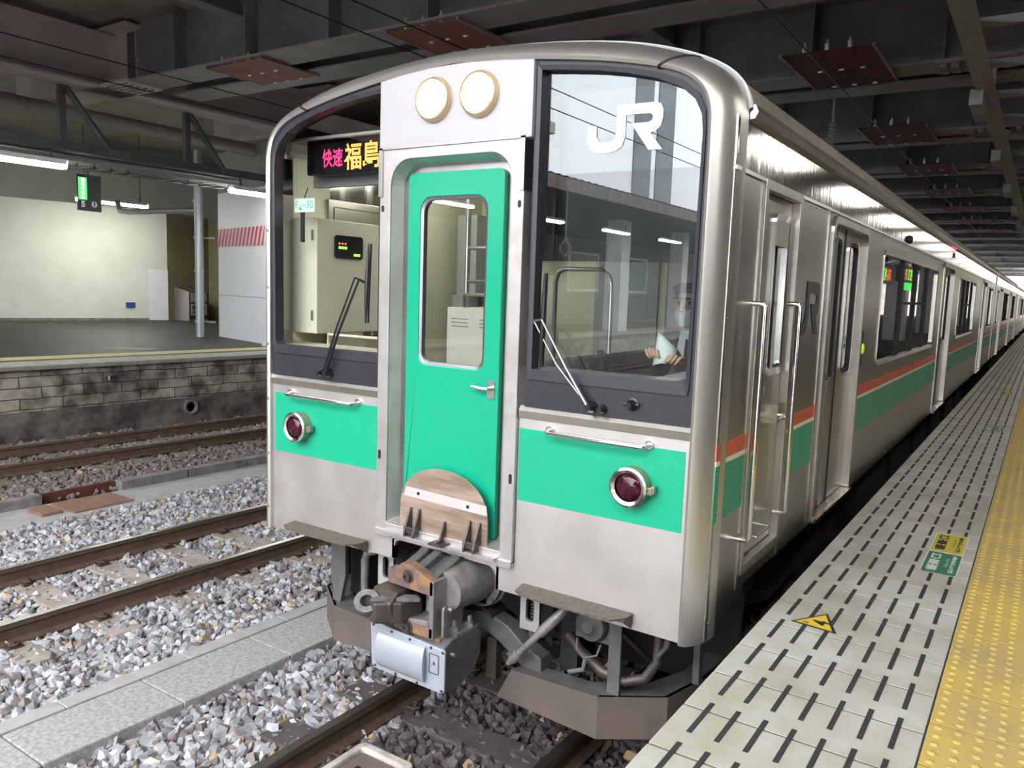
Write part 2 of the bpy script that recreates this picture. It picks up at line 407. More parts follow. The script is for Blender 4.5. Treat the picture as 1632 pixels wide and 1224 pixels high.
def rrect(a0, a1, b0, b1, r, n=5, rt=None):
    # rounded rectangle loop (counter-clockwise from lower right); rt: own radius for the top corners
    rt = r if rt is None else rt; P = []
    for cx, cy, q, st in ((a1, b0, r, -90), (a1, b1, rt, 0), (a0, b1, rt, 90), (a0, b0, r, 180)):
        sx = -1 if cx == a1 else 1; sy = -1 if cy == b1 else 1
        for i in range(n+1):
            t = radians(st+90*i/n); P.append((cx+sx*q+q*cos(t), cy+sy*q+q*sin(t)))
    return P

# ================================================================== THE FRONT CAR
TR = empty('train_car', (0, 0, 0), 'stainless steel commuter train car with green front door and two lit headlights at its head', 'train car')

def chaikin(a, keep=True):
    out = [a[0]]
    for i in range(len(a)-1):
        p, q = a[i], a[i+1]
        out += [tuple(p[k]*0.75+q[k]*0.25 for k in range(len(p))), tuple(p[k]*0.25+q[k]*0.75 for k in range(len(p)))]
    return out+[a[-1]]
IN_H = [(1.31, .915), (1.31, 1.85), (1.31, 3.06), (1.305, 3.15), (1.277, 3.225), (1.21, 3.285), (1.10, 3.327), (.95, 3.362), (.8, 3.390), (.65, 3.412), (.48, 3.435), (.3, 3.456), (.1, 3.469), (0, 3.472)]
OUT_H = [(1.405, .915), (1.405, 1.85), (1.41, 3.06), (1.408, 3.18), (1.375, 3.265), (1.315, 3.328), (1.22, 3.382), (1.08, 3.435), (.915, 3.480), (.73, 3.513), (.5, 3.540), (.3, 3.556), (.1, 3.566), (0, 3.567)]
both = chaikin(chaikin([a+b for a, b in zip(IN_H, OUT_H)]))
both = [(-a, b, -c, d) for a, b, c, d in both]+[p for p in both[::-1]][1:]
INN = [(p[0], p[1]) for p in both]; OUT = [(p[2], p[3]) for p in both]
def train_rim():
    # rounded corner moulding around the whole front, in three pieces with a dark joint between
    sec = [(0.0, 0.0), (0.02, -0.022), (0.16, -0.03), (0.36, -0.022), (0.58, 0.002), (0.78, 0.035), (0.92, 0.075), (1.0, 0.125), (1.0, 0.17)]
    def piece(i0, i1, name, label):
        m = MB(); n = len(sec); v = []
        for i in range(i0, i1+1):
            for a, y in sec: v.append((INN[i][0]*(1-a)+OUT[i][0]*a, y, INN[i][1]*(1-a)+OUT[i][1]*a))
        f = [(k*n+j, k*n+j+1, (k+1)*n+j+1, (k+1)*n+j) for k in range(i1-i0) for j in range(n-1)]
        f += [tuple(range(n)), tuple(range((i1-i0)*n, (i1-i0+1)*n))[::-1]]
        m.add(v, f); m.build(name, 'steel_rim', TR, smooth=True, label=label)
    N = len(INN)
    # joints at about x = -0.97 and x = +0.97
    jl = min(range(N), key=lambda i: abs(OUT[i][0]+1.13) + (0 if OUT[i][1] > 3.3 else 9)); jr = N-1-jl+2
    piece(0, jl, 'corner_moulding', 'left corner moulding'); piece(jl, jr, 'roof_moulding', None); piece(jr, N-1, 'corner_moulding', 'right corner moulding')
    for i in (jl, jr):
        m = MB()
        pts = [Vector((INN[i][0]*(1-a)+OUT[i][0]*a, y-0.002, INN[i][1]*(1-a)+OUT[i][1]*a)) for a, y in sec]
        m.tube(pts, 0.006, 6)
        m.build('moulding_joint', 'rubber', TR)
    # white sealing lip behind the moulding, top and right shoulder
    m = MB(); v = []
    idx = [i for i in range(N) if OUT[i][1] > 3.16]
    for i in idx:
        x, z = OUT[i]; d = Vector((x, 0, z-1.9)).normalized()
        for e, y in ((0.0, .165), (0.012, .155), (0.020, .165), (0.018, .195), (-.01, .20)): v.append((x+d.x*e, y, z+d.z*e))
    f = [(k*5+j, k*5+j+1, k*5+5+j+1, k*5+5+j) for k in range(len(idx)-1) for j in range(4)]
    m.add(v, f).build('roof_lip', 'white_lip', TR, smooth=True, label='white sealing lip')
train_rim()

def front_plates():
    m = MB()
    # lower apron left and right of the gangway, with the coupler cut-out between them
    L = [(-1.312, .915), (-.33, .935), (-.33, 1.0), (-.318, 1.03), (-.29, 1.045), (.30, 1.035), (.335, 1.02), (.345, .99), (.345, .925), (1.312, .915), (1.312, 1.80), (.45, 1.80), (.45, 1.085), (-.45, 1.085), (-.45, 1.80), (-1.312, 1.80)]
    m.prism(L, 'y', 0.0, 0.03)
    m.build('front_apron', 'steel_front', TR, label='lower apron of the front, dull stainless steel')
    for s in (-1, 1):
        m = MB(); a, b = sorted((s*.455, s*1.312))
        m.prism([(0.012, 1.795), (-.012, 1.805), (-.016, 1.838), (0.0, 1.862), (.02, 1.862), (.02, 1.795)], 'x', a, b)
        m.build('waist_ledge', 'steel_frame', TR)
        m = MB(); a, b = sorted((s*.456, s*1.290)); m.box(a, b, -0.0025, 0.001, 1.40, 1.752)
        m.build('green_band', 'green_band', TR, label='bright green band on the %s of the apron' % ('left' if s < 0 else 'right'))
    # side returns of the coupler pocket
    m = MB(); m.box(-.345, -.33, 0.0, .5, .93, 1.05); m.box(.345, .36, 0, .5, .92, 1.04); m.box(-.345, .36, .0, .5, 1.05, 1.06)
    m.build('pocket_lining', 'steel_frame', TR)
front_plates()

GR = [(.515, 2.04), (1.262, 2.04), (1.274, 2.06), (1.284, 3.06), (1.276, 3.13), (1.245, 3.19), (1.18, 3.245), (1.08, 3.288), (.94, 3.325), (.8, 3.352), (.65, 3.372), (.515, 3.388)]
FR = [(.482, 1.858), (1.300, 1.858), (1.308, 1.88), (1.312, 3.07), (1.307, 3.155), (1.278, 3.225), (1.205, 3.288), (1.10, 3.328), (.95, 3.363), (.8, 3.390), (.65, 3.412), (.482, 3.434)]
MID = [(.497, 1.99), (1.285, 1.99), (1.292, 2.03), (1.298, 3.065), (1.292, 3.145), (1.262, 3.21), (1.193, 3.268), (1.092, 3.31), (.945, 3.346), (.8, 3.373), (.65, 3.394), (.495, 3.410)]
def front_windows():
    for s in (1, -1):
        q = lambda x: x if s > 0 or x > .6 else {.482: .449, .495: .455, .497: .455, .515: .462}.get(x, x)
        F = [(s*q(x), z) for x, z in FR]; Gl = [(s*q(x), z) for x, z in GR]; Md = [(s*q(x), z) for x, z in MID]
        m = MB(); m.frame(F, Md, 'y', -0.006, 0.03); m.frame(Md, Gl, 'y', -0.016, 0.05, -0.012)
        fr = m.build('windscreen_frame', 'black_frame', TR, label='black frame of the %s windscreen' % ('right' if s > 0 else 'left'))
        gi = [(x*0.999, z) for x, z in Gl]
        m = MB(); m.add([(x, 0.030, z) for x, z in gi], [tuple(range(len(gi)))])
        m.build('windscreen_glass', 'glass_front' if s > 0 else 'glass_left', fr)
        m = MB()
        if s > 0:
            # darker sun band printed on the lower edge of the frame is absent; small washer nozzle
            m.lathe([(0, -.05), (.012, -.05), (.018, -.035), (.02, -.01), (.03, -.006), (.03, 0)], (1.04, -0.006, 1.929), 'y', 16)
            m.cyl((1.005, -.02, 1.929), (1.075, -.02, 1.929), .008, n=8)
            m.build('washer_nozzle', 'wiper_black', fr, smooth=True)
    # translucent tinted strip at the top and middle of the right windscreen (sun visor film)
    m = MB()
    poly = [(.517, 2.93), (1.282, 2.93)]+GR[3:]
    m.add([(x*0.999, 0.034, z) for x, z in poly], [tuple(range(len(poly)))]); m.build('window_film', 'glass_film', TR, label='mirror film on the upper part of the right windscreen')
    m = MB(); m.box(.46, 1.30, .115, .12, 2.545, 3.30); m.build('roller_blind', 'screen_dark', TR, label='dark blind behind the upper right windscreen')
front_windows()

def headlight_panel():
    m = MB()
    P = [(-.448, 3.095), (.482, 3.095), (.482, 3.436), (.3, 3.456), (.1, 3.469), (-.1, 3.469), (-.3, 3.456), (-.448, 3.438)]
    m.prism(P, 'y', -.03, .03)
    hp = m.build('headlight_panel', 'panel_white', TR, bevel=.006, label='pale panel carrying the two headlights')
    for x in (-.088, .188):
        m = MB(); m.lathe([(.108, 0), (.108, -.012), (.100, -.030), (.092, -.034), (.084, -.026), (.080, -.012), (.0, -.012)], (x, -.03, 3.312), 'y', 40)
        h = m.build('headlight', 'headlight_rim', TR, smooth=True)
        m = MB(); m.lathe([(.081, -.012), (.07, -.024), (.045, -.032), (0, -.035)], (x, -.03, 3.312), 'y', 32)
        m.build('headlight_lens', 'headlight_lens', h, smooth=True)
headlight_panel()

def gangway():
    old = set(bpy.data.objects)
    # stainless surround of the end door
    O = rrect(-.447, .447, 1.075, 3.10, .006, 6); I = rrect(-.375, .375, 1.13, 3.045, .01, 6, .13)
    m = MB(); m.frame(O, I, 'y', -.075, .03, -.075)
    I2 = rrect(-.345, .345, 1.15, 3.02, .01, 6, .10)
    m.frame(I, I2, 'y', -.065, .06, -.0)
    m.box(-.447, .447, -.085, .0, 1.055, 1.095)
    sr = m.build('door_surround', 'door_surround', TR, bevel=.004, label='stainless surround of the end door')
    m = MB()
    for s in (-1, 1):
        m = MB(); m.box(s*.440, s*.450, -.078, -.0, 2.86, 3.105); m.box(s*.425, s*.450, -.084, -.076, 2.86, 3.105)
        m.build('hinge_cover', 'steel_frame', TR)
    m = MB(); m.box(-.450, .450, -.084, -.07, 3.095, 3.108); m.build('rain_strip', 'steel_frame', TR)
    m = MB()
    for x, z in ((-.425, 2.80), (.425, 2.80), (-.425, 1.50), (.425, 1.50)):
        h = .016 if z < 2 else .008
        m.prism(rrect(x-.009, x+.009, z-h-.009, z+h+.009, .0088, 4), 'y', -.0765, -.072)
    m.build('latch_slot', 'rubber', sr)
    # green leaf
    Ox = rrect(-.305, .30, 1.15, 2.983, .012, 6, .035); Ix = rrect(-.222, .205, 2.0, 2.862, .055, 6, .075)
    m = MB(); m.frame(Ox, Ix, 'y', .0, .05, .0)
    dr = m.build('gangway_door', 'green_paint', TR, bevel=.004, label='bright green end door with a tall window')
    I3 = rrect(-.206, .189, 2.016, 2.846, .045, 6, .065)
    m = MB(); m.frame(Ix, I3, 'y', .006, .04, .010); m.build('window_gasket', 'wiper_chrome', dr)
    m = MB(); m.add([(x, .022, z) for x, z in Ix], [tuple(range(len(Ix)))]); m.build('door_glass', 'glass_clear', dr)
    m = MB(); m.frame(rrect(-.345, .345, 1.14, 3.03, .02, 6, .10), rrect(-.300, .295, 1.155, 2.978, .012, 6, .035), 'y', .035, .075)
    m.build('door_seal', 'door_surround', TR)
    # handle
    m = MB(); m.prism(rrect(.235, .278, 1.865, 1.955, .008, 3), 'y', -.006, .002)
    m.cyl((.257, -.006, 1.915), (.257, -.035, 1.915), .012, n=12); m.tube([(.262, -.035, 1.915), (.22, -.037, 1.916), (.16, -.030, 1.920)], [.011, .010, .009], 8)
    m.build('door_handle', 'steel_bright', dr, smooth=True)
    # folding foot plate (half-moon) leaning on the door
    P = [(-.288, 1.125)]
    for i in range(0, 25):
        t = pi-pi*i/24; c = cos(t); P.append((.0+.288*c, 1.21+.265*(sin(t)**.75)))
    P.append((.288, 1.125))
    m = MB(); m.prism(P, 'y', -.058, -.048)
    fp = m.build('foot_plate', 'flap_metal', TR, bevel=.002, label='worn half-moon foot plate folded up against the door')
    m = MB(); m.prism([(-.262, 1.30), (.284, 1.285), (.278, 1.335), (-.245, 1.352)], 'y', -.0595, -.057); m.build('plate_band', 'flap_white', fp)
    m = MB()
    for x in (-.16, .165): m.lathe([(0, 0), (.009, 0), (.009, -.004), (0, -.004)], (x, -.0585, 1.325 if x < 0 else 1.312), 'y', 12)
    m.build('plate_hole', 'rubber', fp)
    for k, (xa, xb) in enumerate(((-.205, -.145), (.185, .245))):
        m = MB()
        for x in (xa, xb): m.prism([(-.120, 1.115), (-.105, 1.16), (-.070, 1.245), (-.062, 1.245), (-.058, 1.10), (-.115, 1.095)], 'x', x-.006, x+.006)
        m.cyl((xa-.012, -.10, 1.14), (xb+.012, -.10, 1.14), .010, n=10); m.box(xa, xb, -.11, -.06, 1.115, 1.135)
        m.build('hinge_bracket', 'bracket_steel', fp)
    m = MB(); m.prism([(-.14, 1.105), (-.11, 1.12), (-.075, 1.205), (-.062, 1.21), (-.06, 1.10)], 'x', .020, .030); m.box(-.02, .07, -.145, -.06, 1.098, 1.108)
    m.build('centre_bracket', 'bracket_steel', fp)
    m = MB(); m.box(-.37, .37, -.115, -.0, 1.085, 1.10); m.build('threshold', 'door_surround', TR)
    leaf = ('gangway_door', 'window_gasket', 'door_glass', 'door_handle')
    for o in bpy.data.objects:
        if o.type == 'MESH' and o not in old: o.data.transform(Matrix.Translation((-.012 if o.name in leaf else 0, .052, 0)))
gangway()

def arc_pts(f, n): return [f(i/(n-1)) for i in range(n)]
def small_front():
    for s in (-1, 1):
        a, b = (-1.15, -.605) if s < 0 else (.625, 1.125)
        m = MB(); m.tube([(a, 0, 1.762), (a, -.035, 1.757), (a+.012, -.052, 1.753), (b-.012, -.052, 1.753), (b, -.035, 1.757), (b, 0, 1.762)], .0095, 8)
        for x in (a, b): m.lathe([(0, -.012), (.02, -.012), (.022, 0)], (x, 0, 1.762), 'y', 14)
        m.build('handrail', 'steel_bright', TR, smooth=True, label='chrome grab rail below the %s windscreen' % ('left' if s < 0 else 'right'))
        x = s*1.060; z = 1.572
        m = MB(); m.lathe([(.088, 0), (.085, -.03), (.083, -.055), (.079, -.062), (.066, -.060), (.062, -.045), (0, -.045)], (x, 0, z), 'y', 40)
        tl = m.build('tail_light', 'tail_body', TR, smooth=True)
        m = MB(); m.lathe([(.086, -.053), (.088, -.064), (.078, -.068), (.064, -.062), (.064, -.053)], (x, 0, z), 'y', 40); m.build('tail_light_rim', 'steel_bright', tl, smooth=True)
        m = MB(); m.lathe([(.064, -.045), (.058, -.058), (.040, -.068), (.02, -.073), (0, -.074)], (x, 0, z), 'y', 32); m.build('tail_light_lens', 'tail_lens', tl, smooth=True, label='dark red unlit lens')
        m = MB(); m.box(x+.080, x+.108, -.05, -.012, z-.022, z+.012); m.box(x+.10, x+.116, -.046, -.018, z-.016, z+.018); m.build('lamp_latch', 'tail_body', tl, bevel=.003)
        # step plate
        a, b = (-1.12, -.52) if s < 0 else (.505, 1.09)
        m = MB(); P = [(a, -.002), (a+.02, -.10), (a+.07, -.135), (a+.25, -.145), (b-.05, -.135), (b, -.06), (b, -.002)]
        m.prism(P, 'z', .985, .993); m.box(a+.03, b, -.012, 0, .94, .985); m.prism([(-.0, .985), (-.10, .985), (0, .92)], 'x', b-.012, b-.004)
        m.build('step_plate', 'step_plate', TR)
    # wipers
    def wiper(piv, top, bl0, bl1, side):
        m = MB(); m.lathe([(0, -.05), (.016, -.05), (.02, -.03), (.026, -.012), (.03, 0)], (piv[0], -.006, piv[1]), 'y', 16)
        m.lathe([(0, -.045), (.014, -.045), (.016, -.02), (.022, 0)], (piv[0]+side*.055, -.006, piv[1]-.004), 'y', 14)
        w = m.build('wiper', 'wiper_black', TR, smooth=True, label='wiper of the %s windscreen' % ('left' if side < 0 else 'right'))
        m = MB(); d = Vector((top[0]-piv[0], 0, top[1]-piv[1])); q = Vector((piv[0], -.045, piv[1]))
        m.tube([q, q+d*.45+Vector((0, -.012, 0)), q+d+Vector((0, -.005, 0))], [.010, .0075, .0055], 8)
        off = Vector((-side*.045 if side < 0 else -.05, 0, -.01)) if side > 0 else Vector((-.045, 0, .01))
        q2 = Vector((piv[0]+side*.0, -.035, piv[1]))+Vector((side*.05 if side > 0 else -.0, 0, 0))*0
        m.tube([q2+Vector((-.02, 0, .02)), q2+off+d*.5, q2+off+d], [.007, .0055, .0045], 8)
        m.tube([q+d, q2+off+d], .006, 6); m.build('wiper_arm', 'wiper_black' if side < 0 else 'wiper_chrome', w, smooth=True)
        m = MB(); b0 = Vector((bl0[0], -.035, bl0[1])); b1 = Vector((bl1[0], -.035, bl1[1]))
        mid = (b0+b1)/2; m.tube([b0, b0*.5+mid*.5, mid, b1*.5+mid*.5, b1], [.004, .010, .014, .010, .004], 8)
        m.tube([b0+Vector((0, .02, 0)), b1+Vector((0, .02, 0))], .005, 6); m.tube([mid, q+d], .008, 6)
        m.build('wiper_blade', 'wiper_black', w, smooth=True)
    wiper((-.825, 1.903), (-.565, 2.43), (-.512, 2.62), (-.528, 2.20), -1)
    wiper((.842, 1.895), (.585, 2.275), (.585, 2.485), (.580, 2.055), 1)
    # tinted film carrying the operator's mark
    logo = [(0.737, 3.128), (0.782, 3.127), (0.785, 3.081), (0.797, 3.062), (0.818, 3.054), (0.848, 3.056), (0.871, 3.068), (0.877, 3.087), (0.879, 3.207), (1.061, 3.205), (1.082, 3.195), (1.093, 3.172), (1.093, 3.138), (1.084, 3.105), (1.064, 3.088), (1.039, 3.082), (1.096, 3.01), (1.034, 3.011), (0.948, 3.126), (1.027, 3.125), (1.044, 3.133), (1.048, 3.148), (1.039, 3.16), (1.022, 3.162), (0.923, 3.163), (0.922, 3.071), (0.908, 3.033), (0.88, 3.016), (0.836, 3.009), (0.79, 3.014), (0.755, 3.03), (0.737, 3.058)]
    m = MB(); m.add([(x, .027, z) for x, z in logo], [tuple(range(len(logo)))]); m.build('windscreen_logo', 'logo_white', TR, label='white JR letters on the right windscreen')
    u0, u1, w0, w1 = .737, 1.096, 3.009, 3.207
    m = MB(); m.add([(1.4035, 1.17+(x-u0)/(u1-u0)*.50, 2.205+(z-w0)/(w1-w0)*.30) for x, z in logo], [tuple(range(len(logo)))])
    m.build('side_logo', 'logo_grey', TR, label='dark grey JR letters on the side beside the crew door')
    # unit number plate behind the left windscreen, on its black stalk
    m = MB(); m.box(-1.235, -1.065, .095, .10, 2.812, 2.89); pl = m.build('number_plate', 'plate_white', TR, label='small pale number plate behind the left windscreen')
    m = MB(); fn = lambda x, y: (-1.15+x, .093, 2.851+y)
    add_text(m, 'F\u2084\u201330', .07, fn, fit=(.15, .052)); m.build('plate_text', 'text_teal', pl)
    m = MB(); m.box(-1.19, -1.165, .10, .112, 2.64, 2.815); m.tube([(-1.17, .11, 2.89), (-1.17, .14, 2.96)], .003, 6); m.build('plate_stalk', 'rubber', pl)
    # destination display
    m = MB(); m.frame(rrect(-1.245, -.66, 3.035, 3.245, .02, 4), rrect(-1.235, -.67, 3.045, 3.235, .014, 4), 'y', .20, .40); m.box(-1.24, -.665, .245, .26, 3.04, 3.24)
    dd = m.build('destination_display', 'screen_dark', TR, label='destination display box behind the left windscreen')
    m = MB(); led_dots(m, '\u5feb\u901f', 34, 20, lambda u, v: (-1.160+u*.165, .243, 3.085+v*.105), .8); m.build('display_service', 'led_magenta', dd, label='service type in magenta dots')
    m = MB(); led_dots(m, '\u798f', 18, 26, lambda u, v: (-.980+u*.135, .243, 3.062+v*.15), .85); led_dots(m, '\u5cf6', 18, 26, lambda u, v: (-.832+u*.135, .243, 3.066+v*.15), .85)
    m.build('display_destination', 'led_amber', dd, label='destination in amber dots')
small_front()

# ------------------------------------------------------------------ body sides, roof, doors, windows of a car
def car_body(root, y0, y1, front, doors, wins, both_sides=True):
    D = lambda o, l: o
    for sx in ((1, -1) if both_sides else (1,)):
        X = sx*1.40
        def bx(m, ya, yb, za, zb, d0=0.0, d1=.03):  # d: depth inwards
            m.box(X-sx*d0, X-sx*d1, ya, yb, za, zb)
        zt = 2.925
        op = []
        if front: op.append((.505, 1.085, 1.14, 2.90))
        for a, b in doors: op.append((a, b, 1.035, 2.875))
        for a, b in wins: op.append((a, b, 1.915, 2.79))
        op.sort()
        # lower side panels, one per bay between seams
        m = MB(); y = y0
        for a, b, za, zb in op:
            if a > y: bx(m, y+.002, a-.002, 1.035, zt)
            bx(m, a, b, zb, zt)
            if za > 1.04: bx(m, a, b, 1.035, za)
            y = b
        if y < y1: bx(m, y+.002, y1, 1.035, zt)
        if front: bx(m, y0, .42, .925, 1.035); m.prism([(.42, 1.035), (.42, .93), (.50, .985), (.56, 1.035)], 'x', X, X-sx*.03)
        sp = m.build('side_panel', 'steel_side', root)
        m = MB(); bx(m, y0, y1, 2.93, 3.135, -.003, .03); m.build('upper_band', 'steel_band', root)
        m = MB(); bx(m, y0, y1, 2.918, 2.934, -.009, .01)
        if front:
            for yy in (.445, 1.135, 1.755): m.box(X-sx*.002, X+sx*.0045, yy-.005, yy+.005, 1.04, 2.92)
        m.build('side_bead', 'steel_bright', root)
        # gutter along the cantrail
        m = MB(); m.prism([(X-sx*.01, 3.13), (X+sx*.03, 3.135), (X+sx*.043, 3.16), (X+sx*.03, 3.19), (X-sx*.0, 3.19)], 'y', y0+.12 if front else y0, y1)
        m.build('gutter', 'steel_frame', root, smooth=True)
        # stripes
        segs = []; y = y0+(.0 if front else 0)
        for a, b, za, zb in [q for q in op if q[2] < 1.5]:
            segs.append((y, a-(.14 if front and 1.5 < a < 3 else .03))); y = b+.03
        segs.append((y, y1-.02))
        for a, b in segs:
            if b-a < .05: continue
            for nm, za, zb in (('red', 1.715, 1.785), ('cream', 1.693, 1.715), ('green', 1.445, 1.693)):
                m = MB(); bx(m, a, b, za, zb, -.0025, .001); m.build(nm+'_stripe', 'stripe_'+nm, root)
        # passenger doors
        for a, b in doors:
            O = rrect(a-.035, b+.035, 1.03, 2.91, .02, 5, .10); I = rrect(a+.01, b-.01, 1.055, 2.862, .015, 5, .075)
            m = MB(); m.frame(O, I, 'x', X+sx*.012, X-sx*.07, X+sx*.012); fr = m.build('doorway_frame', 'steel_frame', root, bevel=.003)
            m = MB(); m.box(X-sx*.07, X+sx*.03, a, b, 1.03, 1.052); m.box(X-sx*.02, X+sx*.036, (a+b)/2-.05, (a+b)/2+.06, 1.05, 1.062); m.build('door_sill', 'steel_bright', fr)
            mid = (a+b)/2
            for la, lb in ((a, mid-.002), (mid+.002, b)):
                c = (la+lb)/2; w = (lb-la)*.25
                Lo = rrect(la, lb, 1.05, 2.88, .004, 5); Li = rrect(c-w, c+w, 1.93, 2.775, .05, 5)
                m = MB(); m.frame(Lo, Li, 'x', X-sx*.04, X-sx*.065, X-sx*.04); lf = m.build('door_leaf', 'steel_door', root)
                m = MB(); m.frame(rrect(c-w-.018, c+w+.018, 1.912, 2.793, .06, 5), rrect(c-w+.008, c+w-.008, 1.938, 2.767, .045, 5), 'x', X-sx*.033, X-sx*.05); m.build('leaf_window_frame', 'rubber', lf)
                m = MB(); m.frame(rrect(c-w-.030, c+w+.030, 1.90, 2.805, .07, 5), rrect(c-w-.016, c+w+.016, 1.914, 2.791, .06, 5), 'x', X-sx*.030, X-sx*.045); m.build('leaf_window_trim', 'steel_bright', lf)
                m = MB(); m.add([(X-sx*.048, yy, zz) for yy, zz in Li], [tuple(range(len(Li)))]); m.build('leaf_glass', 'glass_side', lf)
            m = MB(); m.box(X-sx*.034, X-sx*.044, mid-.006, mid+.006, 1.05, 2.87); m.build('door_edge', 'rubber', fr)
        # side windows with mullions
        for k, (a, b) in enumerate(wins):
            O = rrect(a-.02, b+.02, 1.895, 2.81, .06, 5); I = rrect(a+.012, b-.012, 1.927, 2.778, .04, 5)
            m = MB(); m.frame(O, I, 'x', X+sx*.008, X-sx*.04, X+sx*.002); wf = m.build('side_window', 'steel_frame', root)
            m = MB(); m.add([(X-sx*.018, yy, zz) for yy, zz in I], [tuple(range(len(I)))]); m.build('side_glass', 'glass_side', wf)
            m = MB(); n = 3 if b-a > 2.5 else 1
            for j in range(n):
                yy = a+(b-a)*(j+1.25)/(n+1.25) if n > 1 else (a+b)/2
                m.box(X+sx*.002, X-sx*.03, yy-.035, yy+.035, 1.93, 2.775)
                if j < n-1: y2 = a+(b-a)*(j+2.25)/(n+1.25); m.box(X-sx*.004, X-sx*.03, yy, y2, 2.385, 2.41)
            m.build('window_mullion', 'rubber', wf)
    # roof
    P = [p for p in OUT if p[1] > 3.17]
    m = MB(); n = len(P); v = [(x*1.004, y0+.16 if front else y0, z+.004) for x, z in P]+[(x*1.004, y1, z+.004) for x, z in P]
    m.add(v, [(i, i+1, n+i+1, n+i) for i in range(n-1)]); m.build('roof', 'roof_paint', root, smooth=True)
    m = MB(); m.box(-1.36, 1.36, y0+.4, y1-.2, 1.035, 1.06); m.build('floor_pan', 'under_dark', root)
    m = MB(); m.box(-1.36, 1.36, y1-.05, y1, 1.06, 3.2)
    if not front: m.box(-1.36, 1.36, y0, y0+.05, 1.06, 3.2)
    m.build('end_wall', 'steel_side', root)
    # equipment under the floor
    m = MB(); random.seed(int(y0))
    for k in range(6):
        ya = y0+4.6+k*1.9; m.box(-1.2, 1.2, ya, ya+random.uniform(1.0, 1.6), .42, 1.0)
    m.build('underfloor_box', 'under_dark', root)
    for yb in (y0+3.2, y1-3.4):
        m = MB(); m.box(-.95, .95, yb-1.3, yb+1.3, .38, .62); 
        for s in (-1, 1): m.prism([(yb-1.4, .42), (yb-1.1, .66), (yb-.5, .50), (yb+.5, .50), (yb+1.1, .66), (yb+1.4, .42), (yb+.9, .30), (yb-.9, .30)], 'x', s*.95, s*1.05)
        bg = m.build('bogie', 'iron_dark', root)
        m = MB()
        for yy in (yb-1.05, yb+1.05):
            for s in (-1, 1): m.lathe([(.43, -.06), (.43, .06), (.455, .08), (.455, .095), (0, .095)] if s < 0 else [(.43, .06), (.43, -.06), (.455, -.08), (.455, -.095), (0, -.095)], (s*.565, yy, .43), 'x', 32)
            m.cyl((-.56, yy, .43), (.56, yy, .43), .08)
        m.build('wheelset', 'iron_dark', bg, smooth=True)
    # side door lamp: small red lamp high on the side
    yl = y0+9.0
    m = MB(); m.box(1.40, 1.425, yl-.09, yl+.09, 3.02, 3.075); dl = m.build('door_lamp_housing', 'rubber', root)
    m = MB(); m.box(1.425, 1.435, yl-.08, yl+.08, 3.028, 3.068); m.build('door_lamp', 'door_lamp', dl, label='small red lamp glowing high on the side')
car_body(TR, .06, 19.7, True, [(1.90, 2.98), (8.05, 9.35), (15.4, 16.6)], [(3.72, 7.42), (10.3, 13.5), (17.3, 18.9)])

